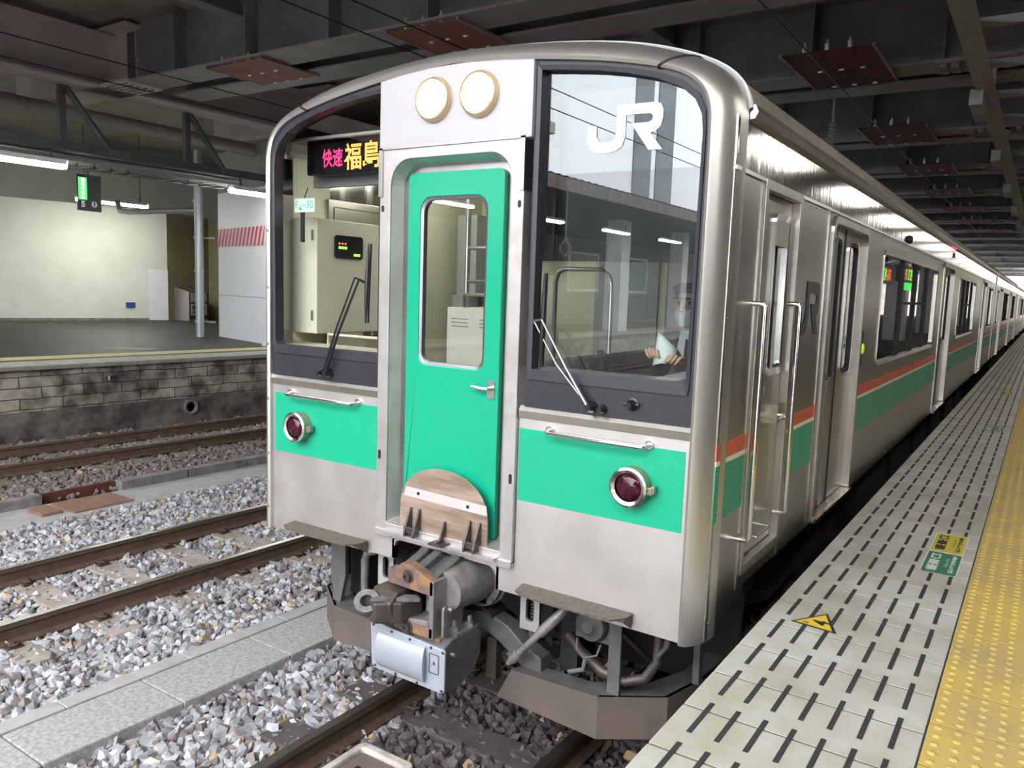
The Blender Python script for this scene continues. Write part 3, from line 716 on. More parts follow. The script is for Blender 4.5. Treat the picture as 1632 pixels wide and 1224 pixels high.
def crew_door():
    for sx in (1, -1):
        X = sx*1.40
        O = rrect(.475, 1.115, 1.10, 2.935, .006, 4); I = rrect(.515, 1.075, 1.15, 2.89, .006, 4)
        m = MB(); m.frame(O, I, 'x', X+sx*.012, X-sx*.05, X+sx*.012); fr = m.build('crew_door_frame', 'steel_frame', TR, bevel=.003)
        Lo = rrect(.52, 1.07, 1.155, 2.885, .006, 4); Li = rrect(.785, 1.02, 2.05, 2.79, .03, 4)
        m = MB(); m.frame(Lo, Li, 'x', X-sx*.03, X-sx*.055, X-sx*.03); cd = m.build('crew_door', 'steel_door', TR, label='narrow crew door on the side')
        m = MB(); m.frame(rrect(.76, 1.045, 2.025, 2.815, .045, 4), rrect(.793, 1.012, 2.058, 2.782, .03, 4), 'x', X-sx*.018, X-sx*.04, X-sx*.024); m.build('crew_window_frame', 'steel_bright', cd)
        m = MB(); m.add([(X-sx*.04, y, z) for y, z in Li], [tuple(range(len(Li)))]); m.build('crew_glass', 'glass_side', cd)
        m = MB(); m.box(X-sx*.028, X-sx*.022, .795, 1.01, 2.66, 2.78); m.build('window_blind', 'lightgrey_paint', cd)
        for ya, z0, z1 in ((.40, 1.30, 2.38), (1.0, 1.30, 2.38)):
            m = MB(); xx = X+sx*.06
            m.tube([(X, ya-.0, z1), (xx-.01*sx, ya-.0, z1), (xx, ya, z1-.012), (xx, ya, z0+.012), (xx-.01*sx, ya, z0), (X, ya, z0)], .013, 10)
            m.build('grab_rail', 'steel_bright', TR, smooth=True)
        m = MB(); m.box(X-sx*.03, X+sx*.005, .94, .985, 1.77, 1.86); m.tube([(X+sx*.0, .955, 1.815), (X+sx*.035, .955, 1.815), (X+sx*.04, .93, 1.81), (X+sx*.04, .83, 1.805)], .011, 8)
        m.build('crew_handle', 'steel_bright', cd, smooth=True)
        m = MB(); m.tube([(X-sx*.03, .62, 1.26), (X+sx*.03, .62, 1.26), (X+sx*.03, .85, 1.26), (X-sx*.03, .85, 1.26)], .006, 8); m.build('crew_step', 'steel_bright', cd, smooth=True)
        m = MB(); m.lathe([(0, .002), (.013, .002), (.013, 0)], (X-sx*.03, .80, 1.965), 'x', 12); m.box(X-sx*.03, X-sx*.026, .793, .807, 1.93, 1.965); m.build('keyhole_plate', 'steel_bright', cd)
    for yc, zc in ((2.08, 2.06), (2.62, 2.06)):
        m = MB(); m.box(1.3555, 1.3575, yc, yc+.11, zc-.01, zc+.12); st = m.build('door_notice', 'plate_white', TR, label='small white notice on the door glass')
        m = MB(); m.box(1.358, 1.3585, yc+.04, yc+.09, zc+.02, zc+.05)
        for j in range(3): m.box(1.358, 1.3585, yc+.02, yc+.09, zc+.065+j*.014, zc+.070+j*.014)
        m.build('notice_text', 'sticker_black', st)
    m = MB(); m.box(1.398, 1.4025, 3.06, 3.11, 1.93, 2.19); bt = m.build('door_button_plate', 'rubber', TR)
    m = MB(); m.lathe([(0, .012), (.03, .010), (.04, 0)], (1.4025, 3.10, 2.06), 'x', 20); m.build('door_button', 'button_yellow', bt, label='round yellow-green door button')
    m = MB(); m.lathe([(0, .03), (.03, .028), (.04, 0)], (1.403, 4.9, 2.97), 'x', 18); m.build('side_knob', 'rubber', TR, smooth=True)
    # rivets along the side and down the corner seam
    m = MB()
    for z in np.arange(1.0, 3.0, .165): m.lathe([(0, .0045), (.004, .003), (.005, 0)], (1.402, .085, float(z)), 'x', 6)
    for z in np.arange(1.05, 3.0, .33): m.lathe([(0, -.006), (.008, -.004), (.010, 0)], (-1.325, -.028, float(z)), 'y', 8)
    for y in np.arange(1.2, 7.5, .11): m.lathe([(0, .005), (.0045, .003), (.006, 0)], (1.403, float(y), 2.90), 'x', 6)
    m.build('rivet', 'iron_worn', TR)['kind'] = 'stuff'
mat('button_yellow', (0.55, 0.8, 0.05), 0.4, emit=(0.5, 0.9, 0.02), es=0.35)
crew_door()

# ------------------------------------------------------------------ inside the cab
def cab():
    m = MB(); m.box(-1.37, .36, 2.15, 2.18, 1.06, 3.2); m.build('bulkhead', 'cab_cream', TR)
    m = MB(); m.box(.36, 1.37, 2.15, 2.18, 1.06, 3.2); m.build('bulkhead', 'cab_grey', TR)
    m = MB(); m.box(-1.385, -1.368, .2, .50, 1.06, 3.15); m.box(-1.385, -1.368, 1.12, 2.15, 1.06, 3.15); m.box(-1.385, -1.368, .5, 1.12, 1.06, 2.03)
    m.build('cab_lining', 'cab_cream', TR)
    m = MB(); m.box(1.345, 1.365, .2, .5, 1.06, 3.15); m.box(1.345, 1.365, 1.1, 1.75, 1.06, 3.15); m.build('cab_lining', 'cab_wall_grey', TR)
    m = MB(); m.box(-1.37, 1.37, .17, 2.18, 3.235, 3.25); m.build('cab_ceiling', 'cab_wall_grey', TR)
    m = MB(); m.box(-1.37, 1.37, .05, 2.18, 1.06, 1.12); m.build('cab_floor', 'cab_floor', TR)
    # dark header behind the top of the windscreens
    m = MB(); m.box(-1.3, -.5, .30, .34, 2.98, 3.24); m.build('header_panel', 'cab_grey', TR)
    # left: relay cabinet with a small display, sill and rail
    m = MB(); m.box(-1.365, -1.16, .20, .82, 2.10, 2.79); cb = m.build('equipment_cabinet', 'cab_cabinet', TR, bevel=.006, label='cream cabinet behind the left windscreen')
    m = MB(); m.prism(rrect(.34, .58, 2.56, 2.70, .02, 4), 'x', -1.16, -1.152); sc = m.build('cabinet_display', 'screen_dark', cb, label='black display with green digits')
    m = MB()
    for k in range(3): m.box(-1.1515, -1.150, .37+k*.025, .388+k*.025, 2.618, 2.632)
    for k in range(2): m.box(-1.1515, -1.150, .50+k*.03, .522+k*.03, 2.578, 2.592)
    m.build('display_digit', 'led_green', sc)
    m = MB()
    for k in range(3): m.box(-1.1515, -1.150, .37+k*.025, .382+k*.025, 2.645, 2.655)
    m.build('warning_digit', 'led_red', sc)
    m = MB(); m.box(-1.20, -1.185, .192, .20, 2.66, 2.72); m.box(-1.20, -1.185, .192, .20, 2.18, 2.24); m.build('cabinet_hinge', 'cab_steel', cb)
    m = MB(); m.box(-1.36, -.45, .06, .30, 1.95, 2.035); m.build('window_sill', 'cab_cream', TR)
    m = MB(); m.tube([(-1.10, .24, 2.03), (-1.10, .24, 2.10), (-.55, .24, 2.10), (-.55, .24, 2.03)], .008, 8); m.build('sill_rail', 'cab_cabinet', TR, smooth=True)
    m = MB(); m.box(-1.08, -.62, 1.95, 2.14, 2.72, 2.90); m.tube([(-1.0, 1.9, 2.80), (-.70, 1.9, 2.80)], .02, 8); m.box(-.78, -.66, 1.86, 1.94, 2.70, 2.84); m.build('brake_fitting', 'cab_cabinet', TR)
    # middle: cream locker and stanchions seen through the green door
    m = MB(); m.box(-.95, -.42, 1.2, 1.6, 1.12, 2.27); lk = m.build('locker', 'cab_box', TR, bevel=.004, label='cream louvred locker seen through the green door')
    m = MB()
    for z in (2.14, 2.165, 2.19, 1.82, 1.845, 1.87):
        for x in (-.84, -.60): m.box(x-.07, x+.07, 1.196, 1.2, z, z+.006)
    m.build('louvre', 'cab_grey', lk)
    m = MB()
    for x in (-.90, -.62): m.tube([(x, 1.35, 2.27), (x, 1.35, 3.2)], .020, 10)
    for z in (2.45, 2.68): m.tube([(-.9, 1.35, z), (-.62, 1.35, z)], .014, 8)
    m.tube([(-.86, 1.28, 2.27), (-.86, 1.28, 2.36), (-.42, 1.28, 2.36)], .012, 8); m.build('stanchion', 'cab_steel', TR, smooth=True)
    m = MB(); m.box(-1.3, -1.12, 1.75, 1.9, 2.35, 2.95); m.box(-1.3, -1.2, 1.7, 1.9, 1.9, 2.35); m.box(-.30, .2, 2.13, 2.15, 1.12, 3.0); m.build('wall_unit', 'cab_wall_grey', TR)
    m = MB(); m.box(-1.35, -1.12, 1.0, 1.1, 1.12, 1.98); m.build('low_panel', 'cab_box', TR)
    m = MB(); m.box(-1.25, -.60, 1.15, 1.20, 3.17, 3.20); lp = m.build('lamp_tray', 'cab_box', TR)
    m = MB(); m.tube([(-1.20, 1.15, 3.15), (-.65, 1.15, 3.15)], .016, 10); m.build('cab_lamp_tube', 'cab_tube', lp, label='lit tube inside the cab')
    # right: driver's desk
    m = MB(); m.prism([(.05, 1.12), (.05, 2.035), (.22, 2.035), (.42, 1.96), (.60, 1.93), (.60, 1.12)], 'x', .40, 1.34); dk = m.build('driving_desk', 'cab_grey', TR, bevel=.008)
    m = MB(); m.box(.62, .68, .40, .46, 1.95, 2.07); m.lathe([(0, .05), (.02, .045), (.02, 0)], (.65, .43, 2.07), 'z', 12); m.box(.9, .96, .25, .3, 2.0, 2.03); m.box(1.02, 1.08, .25, .3, 2.0, 2.03); m.build('control_lever', 'wiper_black', dk)
    m = MB(); m.tube([(.355, .45, 1.95), (.355, .45, 2.45), (.37, .45, 2.50), (.41, .45, 2.52), (.62, .45, 2.52), (.665, .45, 2.49), (.68, .45, 2.44), (.68, .45, 2.10)], .012, 10); m.build('cab_hand_hoop', 'cab_steel', TR, smooth=True)
    m = MB(); m.box(.35, .37, .35, 2.1, 1.12, 2.05); m.box(.36, .80, 1.9, 2.13, 1.12, 2.9); m.build('cab_partition', 'cab_wall_grey', TR)
    m = MB(); m.box(.55, 1.32, .20, .23, 2.92, 3.24); m.build('sun_visor', 'screen_dark', TR)
    # driver's seat
    m = MB(); m.prism(rrect(.74, 1.20, .98, 1.42, .08, 4), 'z', 1.53, 1.64); st = m.build('driver_seat', 'cab_grey', TR, bevel=.02)
    m = MB(); m.prism(rrect(.76, 1.18, 1.64, 2.15, .08, 4), 'y', 1.40, 1.47); m.build('seat_back', 'cab_grey', st, bevel=.02)
    m = MB(); m.cyl((.97, 1.2, 1.12), (.97, 1.2, 1.53), .05); m.build('seat_post', 'cab_steel', st)
cab()
# ------------------------------------------------------------------ coupler, covers and plough below the front
def coupler():
    # coupler head: open box of worn cast iron
    m = MB()
    # upper face plate with wavy top edge
    top = [(-.135, .925), (.158, .915), (.160, .985), (.135, .998), (.10, 1.010), (.05, 1.030), (.0, 1.045), (-.05, 1.040), (-.075, 1.015), (-.10, 1.000), (-.135, 1.0)]
    m.prism(top, 'y', -.262, -.20)
    cp = m.build('coupler_head', 'rust', TR, bevel=.004, label='rusty coupler head under the front')
    m = MB(); m.box(-.09, .160, -.262, -.16, .70, .755); m.box(-.07, .19, -.24, -.10, .675, .70); m.build('lower_face', 'rust', cp, bevel=.004)
    m = MB(); m.box(.135, .162, -.262, -.02, .70, .99); m.box(-.115, -.09, -.2, -.02, .78, .98); m.box(-.1, .15, -.2, -.02, .93, .955)
    m.prism([(-.02, .755), (.135, .755), (.135, .79), (.0, .772)], 'y', -.266, -.12); m.build('coupler_box', 'iron_worn', cp, bevel=.003)
    m = MB(); m.box(-.1, .15, -.10, .0, .70, .98); m.build('pocket_back', 'under_dark', cp)
    m = MB(); m.cyl((.06, -.15, .79), (.06, -.15, .93), .028, n=14); m.build('knuckle_pin', 'iron_worn', cp, smooth=True)
    # knuckle with eye, reaching forward to the left
    m = MB(); m.prism([(-.20, -.36), (-.10, -.40), (.0, -.31), (.03, -.18), (-.05, -.12), (-.15, -.20), (-.22, -.28)], 'z', .755, .865)
    m.prism([(-.36, .86), (-.30, .905), (-.16, .905), (-.12, .84), (-.16, .755), (-.34, .76)], 'x', -.19, -.03)
    m.build('knuckle', 'iron_dark', cp, bevel=.012)
    # eye casting: a thick ring set askew, its face towards the front and up
    n = Vector((.25, -.72, .62)).normalized(); c = Vector((-.165, -.37, .845)); a = n.cross(Vector((0, 0, 1))).normalized(); b = n.cross(a); K = 24
    m = MB(); v = []
    for r, t in ((.030, .022), (.058, .022), (.064, .0), (.060, -.05), (.030, -.03)):
        v += [c+n*t+a*(r*cos(2*pi*k/K))*(1.15)+b*(r*sin(2*pi*k/K)) for k in range(K)]
    m.add(v, [(i*K+k, i*K+(k+1) % K, ((i+1) % 5)*K+(k+1) % K, ((i+1) % 5)*K+k) for i in range(5) for k in range(K)])
    m.prism([(-.13, -.39), (.03, -.27), (.06, -.24), (.02, -.22), (-.10, -.30)], 'z', .862, .882); m.build('knuckle_eye', 'ring_iron', cp, smooth=True)
    m = MB(); m.cyl(c-n*.03, c-n*.01, .031, n=20); m.build('eye_hole', 'under_dark', cp)
    for z in (.985, .725):
        m = MB(); m.lathe([(0, -.012), (.012, -.012), (.012, -.020), (.022, -.020), (.022, -.004), (.034, -.004), (.034, 0)], (.0, -.262, z), 'y', 24)
        m.build('face_bolt', 'iron_dark', cp, smooth=True)
    # ribbed top running back
    for xa, xb, dz in ((-.11, -.06, .0), (-.02, .03, .01), (.09, .14, .0)):
        m = MB(); m.prism([(-.25, .96), (-.25, .99+dz), (-.16, 1.01+dz), (-.06, 1.04+dz), (.0, 1.075), (.08, 1.08), (.3, 1.08), (.3, .96)], 'x', xa, xb)
        m.build('top_rib', 'iron_grey', cp, bevel=.006, smooth=True)
    m = MB(); m.prism([(-.24, .95), (-.24, .985), (-.10, 1.0), (.0, 1.03), (.1, 1.045), (.3, 1.045), (.3, .95)], 'x', -.12, .15); m.build('top_plate', 'iron_grey', cp)
    m = MB(); m.lathe([(.10, -.16), (.115, .02), (.12, .10), (.155, .10), (.155, .135), (.165, .14), (.165, .165), (0, .165)], (.15, 0, .91), 'y', 32)
    for k in range(6): m.cyl((.15+.145*cos(k*pi/3+.3), .09, .91+.145*sin(k*pi/3+.3)), (.15+.145*cos(k*pi/3+.3), .16, .91+.145*sin(k*pi/3+.3)), .012, n=6)
    m.build('draft_drum', 'iron_worn', cp, smooth=True)
    m = MB(); m.box(-.06, .22, .1, .9, .78, 1.0); m.build('draft_gear', 'iron_dark', cp)
    m = MB(); m.prism(rrect(-.225, -.185, .70, .86, .018, 5), 'x', .185, .20); m.cyl((.195, -.19, .845), (.225, -.19, .845), .012, n=8); m.build('side_lever', 'iron_worn', cp, smooth=True)
    # electric coupler box below
    m = MB(); m.prism([(-.262, .46), (-.262, .675), (-.20, .70), (.0, .70), (.045, .66), (.045, .55), (-.01, .47), (-.12, .43), (-.24, .44)], 'x', -.215, .235)
    eb = m.build('jumper_box', 'iron_grey', TR, bevel=.008, label='grey box with a pale blue cover hanging under the coupler')
    m = MB(); P = [(-.225, .475), (-.21, .455), (.235, .452), (.250, .465), (.250, .665), (.240, .675), (-.225, .700), (-.235, .690)]
    m.prism(P, 'y', -.275, -.262); m.build('cover_plate', 'cover_blue', eb, bevel=.003, label='pale blue-grey cover')
    m = MB(); n = 12; v = []
    for x in (-.165, .13):
        for k in range(n+1):
            t = pi*k/n; v.append((x+(.012 if x > 0 else -.008)*sin(t), -.274-.040*sin(t), .572-.092*cos(t)))
    m.add(v, [(k, k+1, n+1+k+1, n+1+k) for k in range(n)]+[tuple(range(n+1)), tuple(range(n+1, 2*n+2))[::-1]]); m.build('cover_bulge', 'cover_blue', eb, smooth=True)
    m = MB(); m.frame(rrect(.155, .215, .54, .64, .006, 3), rrect(.158, .212, .543, .637, .005, 3), 'y', -.2775, -.274); m.box(.180, .190, -.277, -.275, .585, .600)
    m.build('cover_marking', 'iron_dark', eb)
    for x, z in ((-.215, .685), (-.09, .678), (.03, .672), (.165, .667), (.238, .662), (-.20, .47), (-.06, .465), (.08, .462), (.235, .466)):
        m = MB(); m.lathe([(0, -.006), (.006, -.005), (.008, 0)], (x, -.275, z), 'y', 8); m.build('cover_screw', 'iron_dark', eb)
    m = MB()
    for x, y in ((.185, -.12), (.205, -.02)): m.cyl((x, y, .70), (x, y, .725), .024, n=6); m.cyl((x, y, .725), (x, y, .75), .012, n=8); m.lathe([(.012, .75), (.010, .758), (0, .76)], (x, y, 0), 'z', 8)
    m.box(.15, .232, -.16, .02, .698, .706); m.cyl((.235, -.21, .63), (.26, -.21, .63), .010, n=6); m.build('box_bolt', 'iron_worn', eb, smooth=True)
coupler()

def plough():
    # two obstacle deflectors with inclined ends and flange on top
    for s, nm in ((-1, 'left'), (1, 'right')):
        path = [(s*.36, .085), (s*.885, .10), (s*1.16, .30), (s*1.24, .62), (s*1.26, .95)]
        m = MB(); zt, zb = .49, .275
        v = []; n = len(path)
        for i, (x, y) in enumerate(path):
            xb = x if i else s*.315
            bz = zb+(.04 if i == 0 else 0)
            v += [(xb, y, bz), (x+(s*.04 if i == 0 else 0)+0, y, zt if i else zt-.005), ]
        for i, (x, y) in enumerate(path):
            if i < 2: q = (x, y+.018)
            else: q = (x-s*.018, y)
            v += [(q[0] if i else s*.32, q[1], zb+(.04 if i == 0 else 0)), (q[0]+(s*.04 if i == 0 else 0), q[1], zt)]
        f = []
        for i in range(n-1):
            f += [(2*i, 2*i+1, 2*i+3, 2*i+2), (2*n+2*i, 2*n+2*i+2, 2*n+2*i+3, 2*n+2*i+1), (2*i+1, 2*n+2*i+1, 2*n+2*i+3, 2*i+3), (2*i, 2*i+2, 2*n+2*i+2, 2*n+2*i)]
        f += [(0, 2*n, 2*n+1, 1)]
        m.add(v, f)
        # chamfered inner end plate going back
        m.add([(s*.315, .085, .315), (s*.40, .085, .49), (s*.47, .26, .50), (s*.40, .26, .35)], [(0, 1, 2, 3)])
        pl = m.build('snow_plough', 'plough_paint', TR, label='%s half of the brown obstacle deflector' % nm)
        # top flange
        m = MB(); inner = [(s*.46, .20), (s*.80, .215), (s*1.02, .36), (s*1.12, .62), (s*1.13, .95)]
        v = [(x+(s*.04 if i == 0 else 0), y, .49) for i, (x, y) in enumerate(path)]+[(x, y, .49) for x, y in inner]
        v += [(a, b, .478) for a, b, c in v]
        f = []
        for i in range(4): f += [(i, i+1, 6+i, 5+i), (10+i, 15+i, 16+i, 11+i), (5+i, 6+i, 16+i, 15+i)]
        m.add(v, f); m.build('plough_flange', 'iron_grey', pl)
        m = MB()
        if s < 0: m.prism([(-.965, .95), (-.86, .95), (-.86, .66), (-.90, .49), (-.965, .49)], 'y', .16, .19)
        else: m.prism([(.90, .49), (.965, .49), (.965, .95), (.90, .95)], 'y', .16, .18)
        m.build('plough_strut', 'iron_grey', pl, bevel=.003)
        for q in ((1.20, 1.235, .50, .56, .49, .95), (.41, .455, .22, .24, .48, .70))+(((1.13, 1.17, .34, .40, .49, .95),) if s < 0 else ()):
            m = MB(); m.box(s*q[0], s*q[1], *q[2:]); m.build('plough_strut', 'iron_grey', pl, bevel=.003)
plough()

def under_details():
    # pale spring housings
    for x0, y0, zb in ((-.52, .08, .72), (.405, .14, .69)):
        m = MB(); O = rrect(x0, x0+.115, zb, zb+.21, .012, 4); I = rrect(x0+.034, x0+.082, zb+.045, zb+.17, .023, 4)
        m.frame(O, I, 'y', y0, y0+.02); m.box(x0, x0+.004, y0, y0+.14, zb, zb+.21); m.box(x0+.111, x0+.115, y0, y0+.14, zb, zb+.21); m.box(x0, x0+.115, y0, y0+.14, zb, zb+.004)
        sh = m.build('spring_housing', 'lightgrey_paint', TR, bevel=.003, smooth=False)
        m = MB(); P = [(x0+.058+.022*cos(t*.7), y0+.055+.022*sin(t*.7), zb+.03+t*.0019) for t in range(80)]; m.tube(P, .007, 6); m.box(x0+.02, x0+.1, y0+.1, y0+.11, zb+.02, zb+.19)
        m.build('spring', 'iron_dark', sh, smooth=True)
        m = MB(); m.box(x0+.01, x0+.105, y0+.02, y0+.12, zb+.20, .94); m.build('housing_hanger', 'iron_dark', sh)
    # jointed centring beam
    m = MB(); m.prism([(.02, .70), (.20, .72), (.33, .68), (.44, .60), (.54, .56), (.54, .47), (.42, .49), (.28, .58), (.16, .63), (.02, .61)], 'y', .14, .24)
    m.build('centring_beam', 'iron_grey', TR, bevel=.008)
    m = MB(); m.prism([(-.02, .72), (.19, .735), (.245, .70), (.245, .72), (.19, .75), (-.02, .735)], 'y', .12, .26); m.box(.20, .26, .15, .2, .36, .58); m.build('beam_bracket', 'iron_dark', TR)
    # brake pipe cocks with hoses
    m = MB(); a = Vector((.66, .05, .83)); b = Vector((.40, .05, .53)); d = b-a
    m.tube([Vector((.70, .12, .92)), Vector((.69, .07, .87)), a, a+d*.3], [.022, .024, .026, .026], 12); m.tube([a+d*.25, a+d*.78], .018, 12)
    m.tube([a+d*.74, a+d*.90], .026, 12); m.tube([a+d*.88, a+d*1.0], [.020, .012], 10); m.build('brake_pipe', 'iron_worn', TR, smooth=True, label='slanting metal pipe end')
    m = MB(); m.tube([(-.56, .10, .90), (-.60, .08, .89), (-.62, .08, .84), (-.62, .08, .56)], [.024, .026, .024, .021], 12); m.cyl((-.62, .08, .54), (-.62, .08, .56), .028); m.box(-.66, -.635, .09, .12, .60, .66); m.build('brake_pipe', 'iron_worn', TR, smooth=True, label='upright metal pipe')
    m = MB(); m.tube([(1.09, .25, .93), (1.12, .25, .80), (1.12, .24, .68), (1.07, .22, .59), (.98, .20, .555), (.85, .2, .57), (.72, .22, .63), (.62, .28, .66)], .026, 10); m.build('rubber_hose', 'iron_dark', TR, smooth=True)
    m = MB(); m.tube([(1.20, .2, .90), (1.19, .16, .80), (1.17, .1, .77)], .014, 8); m.build('hose_hook', 'iron_grey', TR, smooth=True)
    # round horn / valve with handle
    m = MB(); m.lathe([(0, -.05), (.03, -.05), (.05, -.03), (.075, -.025), (.085, -.01), (.085, .03), (0, .03)], (.785, .20, .79), 'y', 28); m.box(.69, .88, .22, .24, .70, .90)
    v = m.build('round_valve', 'iron_grey', TR, smooth=True)
    m = MB(); m.tube([(.72, .18, .71), (.73, .16, .66), (.78, .15, .635), (.84, .16, .66), (.85, .18, .71)], .006, 6); m.tube([(.79, .14, .635), (.79, .12, .59), (.72, .10, .565)], .012, 8); m.build('valve_handle', 'iron_grey', v, smooth=True)
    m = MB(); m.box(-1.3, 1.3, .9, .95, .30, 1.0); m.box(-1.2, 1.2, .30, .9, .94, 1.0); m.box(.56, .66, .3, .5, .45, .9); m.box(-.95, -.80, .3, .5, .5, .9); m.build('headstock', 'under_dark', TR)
    m = MB()
    for k in range(5): m.tube([(-.3+.28*k, .5, .93), (-.32+.28*k, .45, .7-.03*(k % 2)), (-.2+.28*k, .6, .5)], .018, 8)
    m.build('air_hose', 'iron_dark', TR, smooth=True)
under_details()

# ------------------------------------------------------------------ the driver
def driver():
    D = empty('person', (.95, 1.0, 1.64), 'person in dark uniform, cap and white mask behind the right windscreen, reading a paper', 'person')
    def skin(name, material, verts, edges, radii, parent, root=0, sub=2):
        me = bpy.data.meshes.new(name); me.from_pydata(verts, edges, []); me.materials.append(M[material])
        o = bpy.data.objects.new(name, me); COL.objects.link(o)
        sk = o.modifiers.new('skin', 'SKIN'); sk.use_smooth_shade = True
        me.skin_vertices.new() if not me.skin_vertices else None
        for i, r in enumerate(radii):
            rr = r if isinstance(r, tuple) else (r, r)
            me.skin_vertices[0].data[i].radius = rr; me.skin_vertices[0].data[i].use_root = (i == root)
        sb = o.modifiers.new('sub', 'SUBSURF'); sb.levels = sub; sb.render_levels = sub
        o.parent = parent
        o.matrix_parent_inverse = Matrix.Translation(-D.location)
        return o
    # torso, shoulders, arms, thighs in uniform
    V = [(.97, 1.18, 1.66), (.97, 1.17, 1.82), (.97, 1.13, 2.0), (.965, 1.09, 2.13), (.96, 1.06, 2.20),
         (.82, 1.08, 2.13), (.77, .98, 1.98), (.86, .78, 1.99), (.965, .57, 2.10),
         (1.11, 1.08, 2.13), (1.15, .98, 1.97), (1.15, .78, 2.0), (1.11, .57, 2.08),
         (.88, 1.10, 1.70), (.86, .80, 1.73), (.86, .74, 1.45), (.86, .72, 1.20), (1.06, 1.10, 1.70), (1.08, .80, 1.73), (1.08, .74, 1.45), (1.08, .72, 1.20)]
    Ed = [(0, 1), (1, 2), (2, 3), (3, 4), (3, 5), (5, 6), (6, 7), (7, 8), (3, 9), (9, 10), (10, 11), (11, 12), (0, 13), (13, 14), (14, 15), (15, 16), (0, 17), (17, 18), (18, 19), (19, 20)]
    R = [(.15, .11), (.14, .10), (.15, .105), (.12, .085), (.06, .055), .062, .052, .046, .034, .062, .052, .046, .034, .085, .075, .058, .045, .085, .075, .058, .045]
    skin('uniform_body', 'uniform', V, Ed, R, D)
    # shirt collar and tie
    m = MB(); m.lathe([(.066, 0), (.075, .02), (.066, .045), (.058, .05)], (.96, 1.03, 2.19), 'z', 20); m.prism([(.96, 2.20), (.915, 2.235), (.90, 2.14), (.957, 2.06), (.965, 2.06), (1.02, 2.14), (1.005, 2.235)], 'y', .955, .965); sh = m.build('shirt_collar', 'shirt', D, smooth=True)
    sh.matrix_parent_inverse = Matrix.Translation(-D.location)
    m = MB(); m.prism([(.948, 2.19), (.972, 2.19), (.978, 2.10), (.96, 2.06), (.942, 2.10)], 'y', .948, .955); m.build('necktie', 'uniform', D)
    # head and neck: lofted sections (rx, ry, centre y, z)
    secs = [(.050, .052, 1.04, 2.17), (.050, .055, 1.03, 2.23), (.056, .068, 1.01, 2.255), (.064, .082, .995, 2.275), (.070, .094, .99, 2.31), (.074, .098, .99, 2.35), (.076, .100, .992, 2.39), (.073, .098, .995, 2.43), (.062, .085, 1.0, 2.465), (.035, .05, 1.005, 2.485), (.001, .001, 1.005, 2.49)]
    m = MB(); n = 24; v = []
    for rx, ry, cy, z in secs:
        for k in range(n):
            t = 2*pi*k/n; x = rx*sin(t); y = -ry*cos(t)
            if abs(t) < .3 or abs(t-2*pi) < .3:
                if 2.33 < z < 2.37: y -= .016
            v.append((.95+x, cy+y, z))
    f = [(i*n+k, i*n+(k+1) % n, (i+1)*n+(k+1) % n, (i+1)*n+k) for i in range(len(secs)-1) for k in range(n)]
    m.add(v, f); hd = m.build('head', 'skin', D, smooth=True); hd.matrix_parent_inverse = Matrix.Translation(-D.location)
    sb = hd.modifiers.new('sub', 'SUBSURF'); sb.levels = 1; sb.render_levels = 2
    m = MB(); m.tube([(.95, .885, 2.385), (.95, .872, 2.36), (.95, .862, 2.345), (.95, .88, 2.335)], [.007, .010, .014, .008], 8); m.build('nose', 'skin', hd, smooth=True)
    m = MB()
    for s in (-1, 1): m.lathe([(.0, 0), (.016, .004), (.022, .01), (.016, .016), (0, .012)], (.95+s*.072, 1.0, 2.36), 'x', 14)
    m.build('ear', 'skin', hd, smooth=True)
    m = MB()
    for s in (-1, 1): m.lathe([(0, -.008), (.008, -.005), (.011, 0)], (.95+s*.03, .898, 2.385), 'y', 12)
    m.build('eye', 'hair', hd, smooth=True)
    m = MB(); v = []; rows = [(.060, .098, 2.355), (.074, .106, 2.335), (.074, .106, 2.31), (.066, .098, 2.285), (.05, .08, 2.262)]
    for rx, ry, z in rows:
        for k in range(-5, 6): t = k*.26; v.append((.95+rx*sin(t)*1.05, .99-ry*cos(t)*1.04-(.012 if k == 0 and z > 2.30 else 0), z))
    m.add(v, [(i*11+k, i*11+k+1, (i+1)*11+k+1, (i+1)*11+k) for i in range(4) for k in range(10)]); m.build('face_mask', 'mask_white', hd, smooth=True, label='white face mask')
    m = MB(); m.lathe([(.082, 2.405), (.086, 2.425), (.100, 2.455), (.104, 2.465), (.07, 2.490), (0, 2.495)], (.95, .995, 0), 'z', 28)
    m.prism([(.88, .93), (.89, .875), (.92, .845), (.95, .838), (.98, .845), (1.01, .875), (1.02, .93)], 'z', 2.405, 2.412); m.build('cap', 'uniform', hd, smooth=True)
    m = MB(); m.lathe([(.079, 2.33), (.082, 2.41)], (.95, 1.008, 0), 'z', 24); m.build('hair', 'hair', hd, smooth=True)
    # hands: palm with five bent fingers each, closed on the paper
    def hand(c, s, name):
        cx, cy, cz = c
        V = [(cx, cy+.06, cz-.01), (cx, cy+.02, cz), (cx, cy-.02, cz+.01)]; Ed = [(0, 1), (1, 2)]; R = [.024, (.034, .018), (.038, .017)]
        fing = [(.028, .000, .95), (.010, .006, 1.0), (-.009, .005, .95), (-.027, -.002, .78)]
        for dx, dz, l in fing:
            b = len(V)
            V += [(cx+s*dx, cy-.035, cz+.012+dz), (cx+s*dx*1.05, cy-.035-.032*l, cz+.022+dz), (cx+s*dx*1.0+s*.014, cy-.035-.045*l, cz-.002+dz), (cx+s*dx*.9+s*.026, cy-.035-.030*l, cz-.016+dz)]
            Ed += [(2, b), (b, b+1), (b+1, b+2), (b+2, b+3)]; R += [.0095, .009, .0085, .0075]
        b = len(V); V += [(cx+s*.030, cy+.01, cz+.004), (cx+s*.046, cy-.018, cz+.010), (cx+s*.050, cy-.042, cz+.012)]
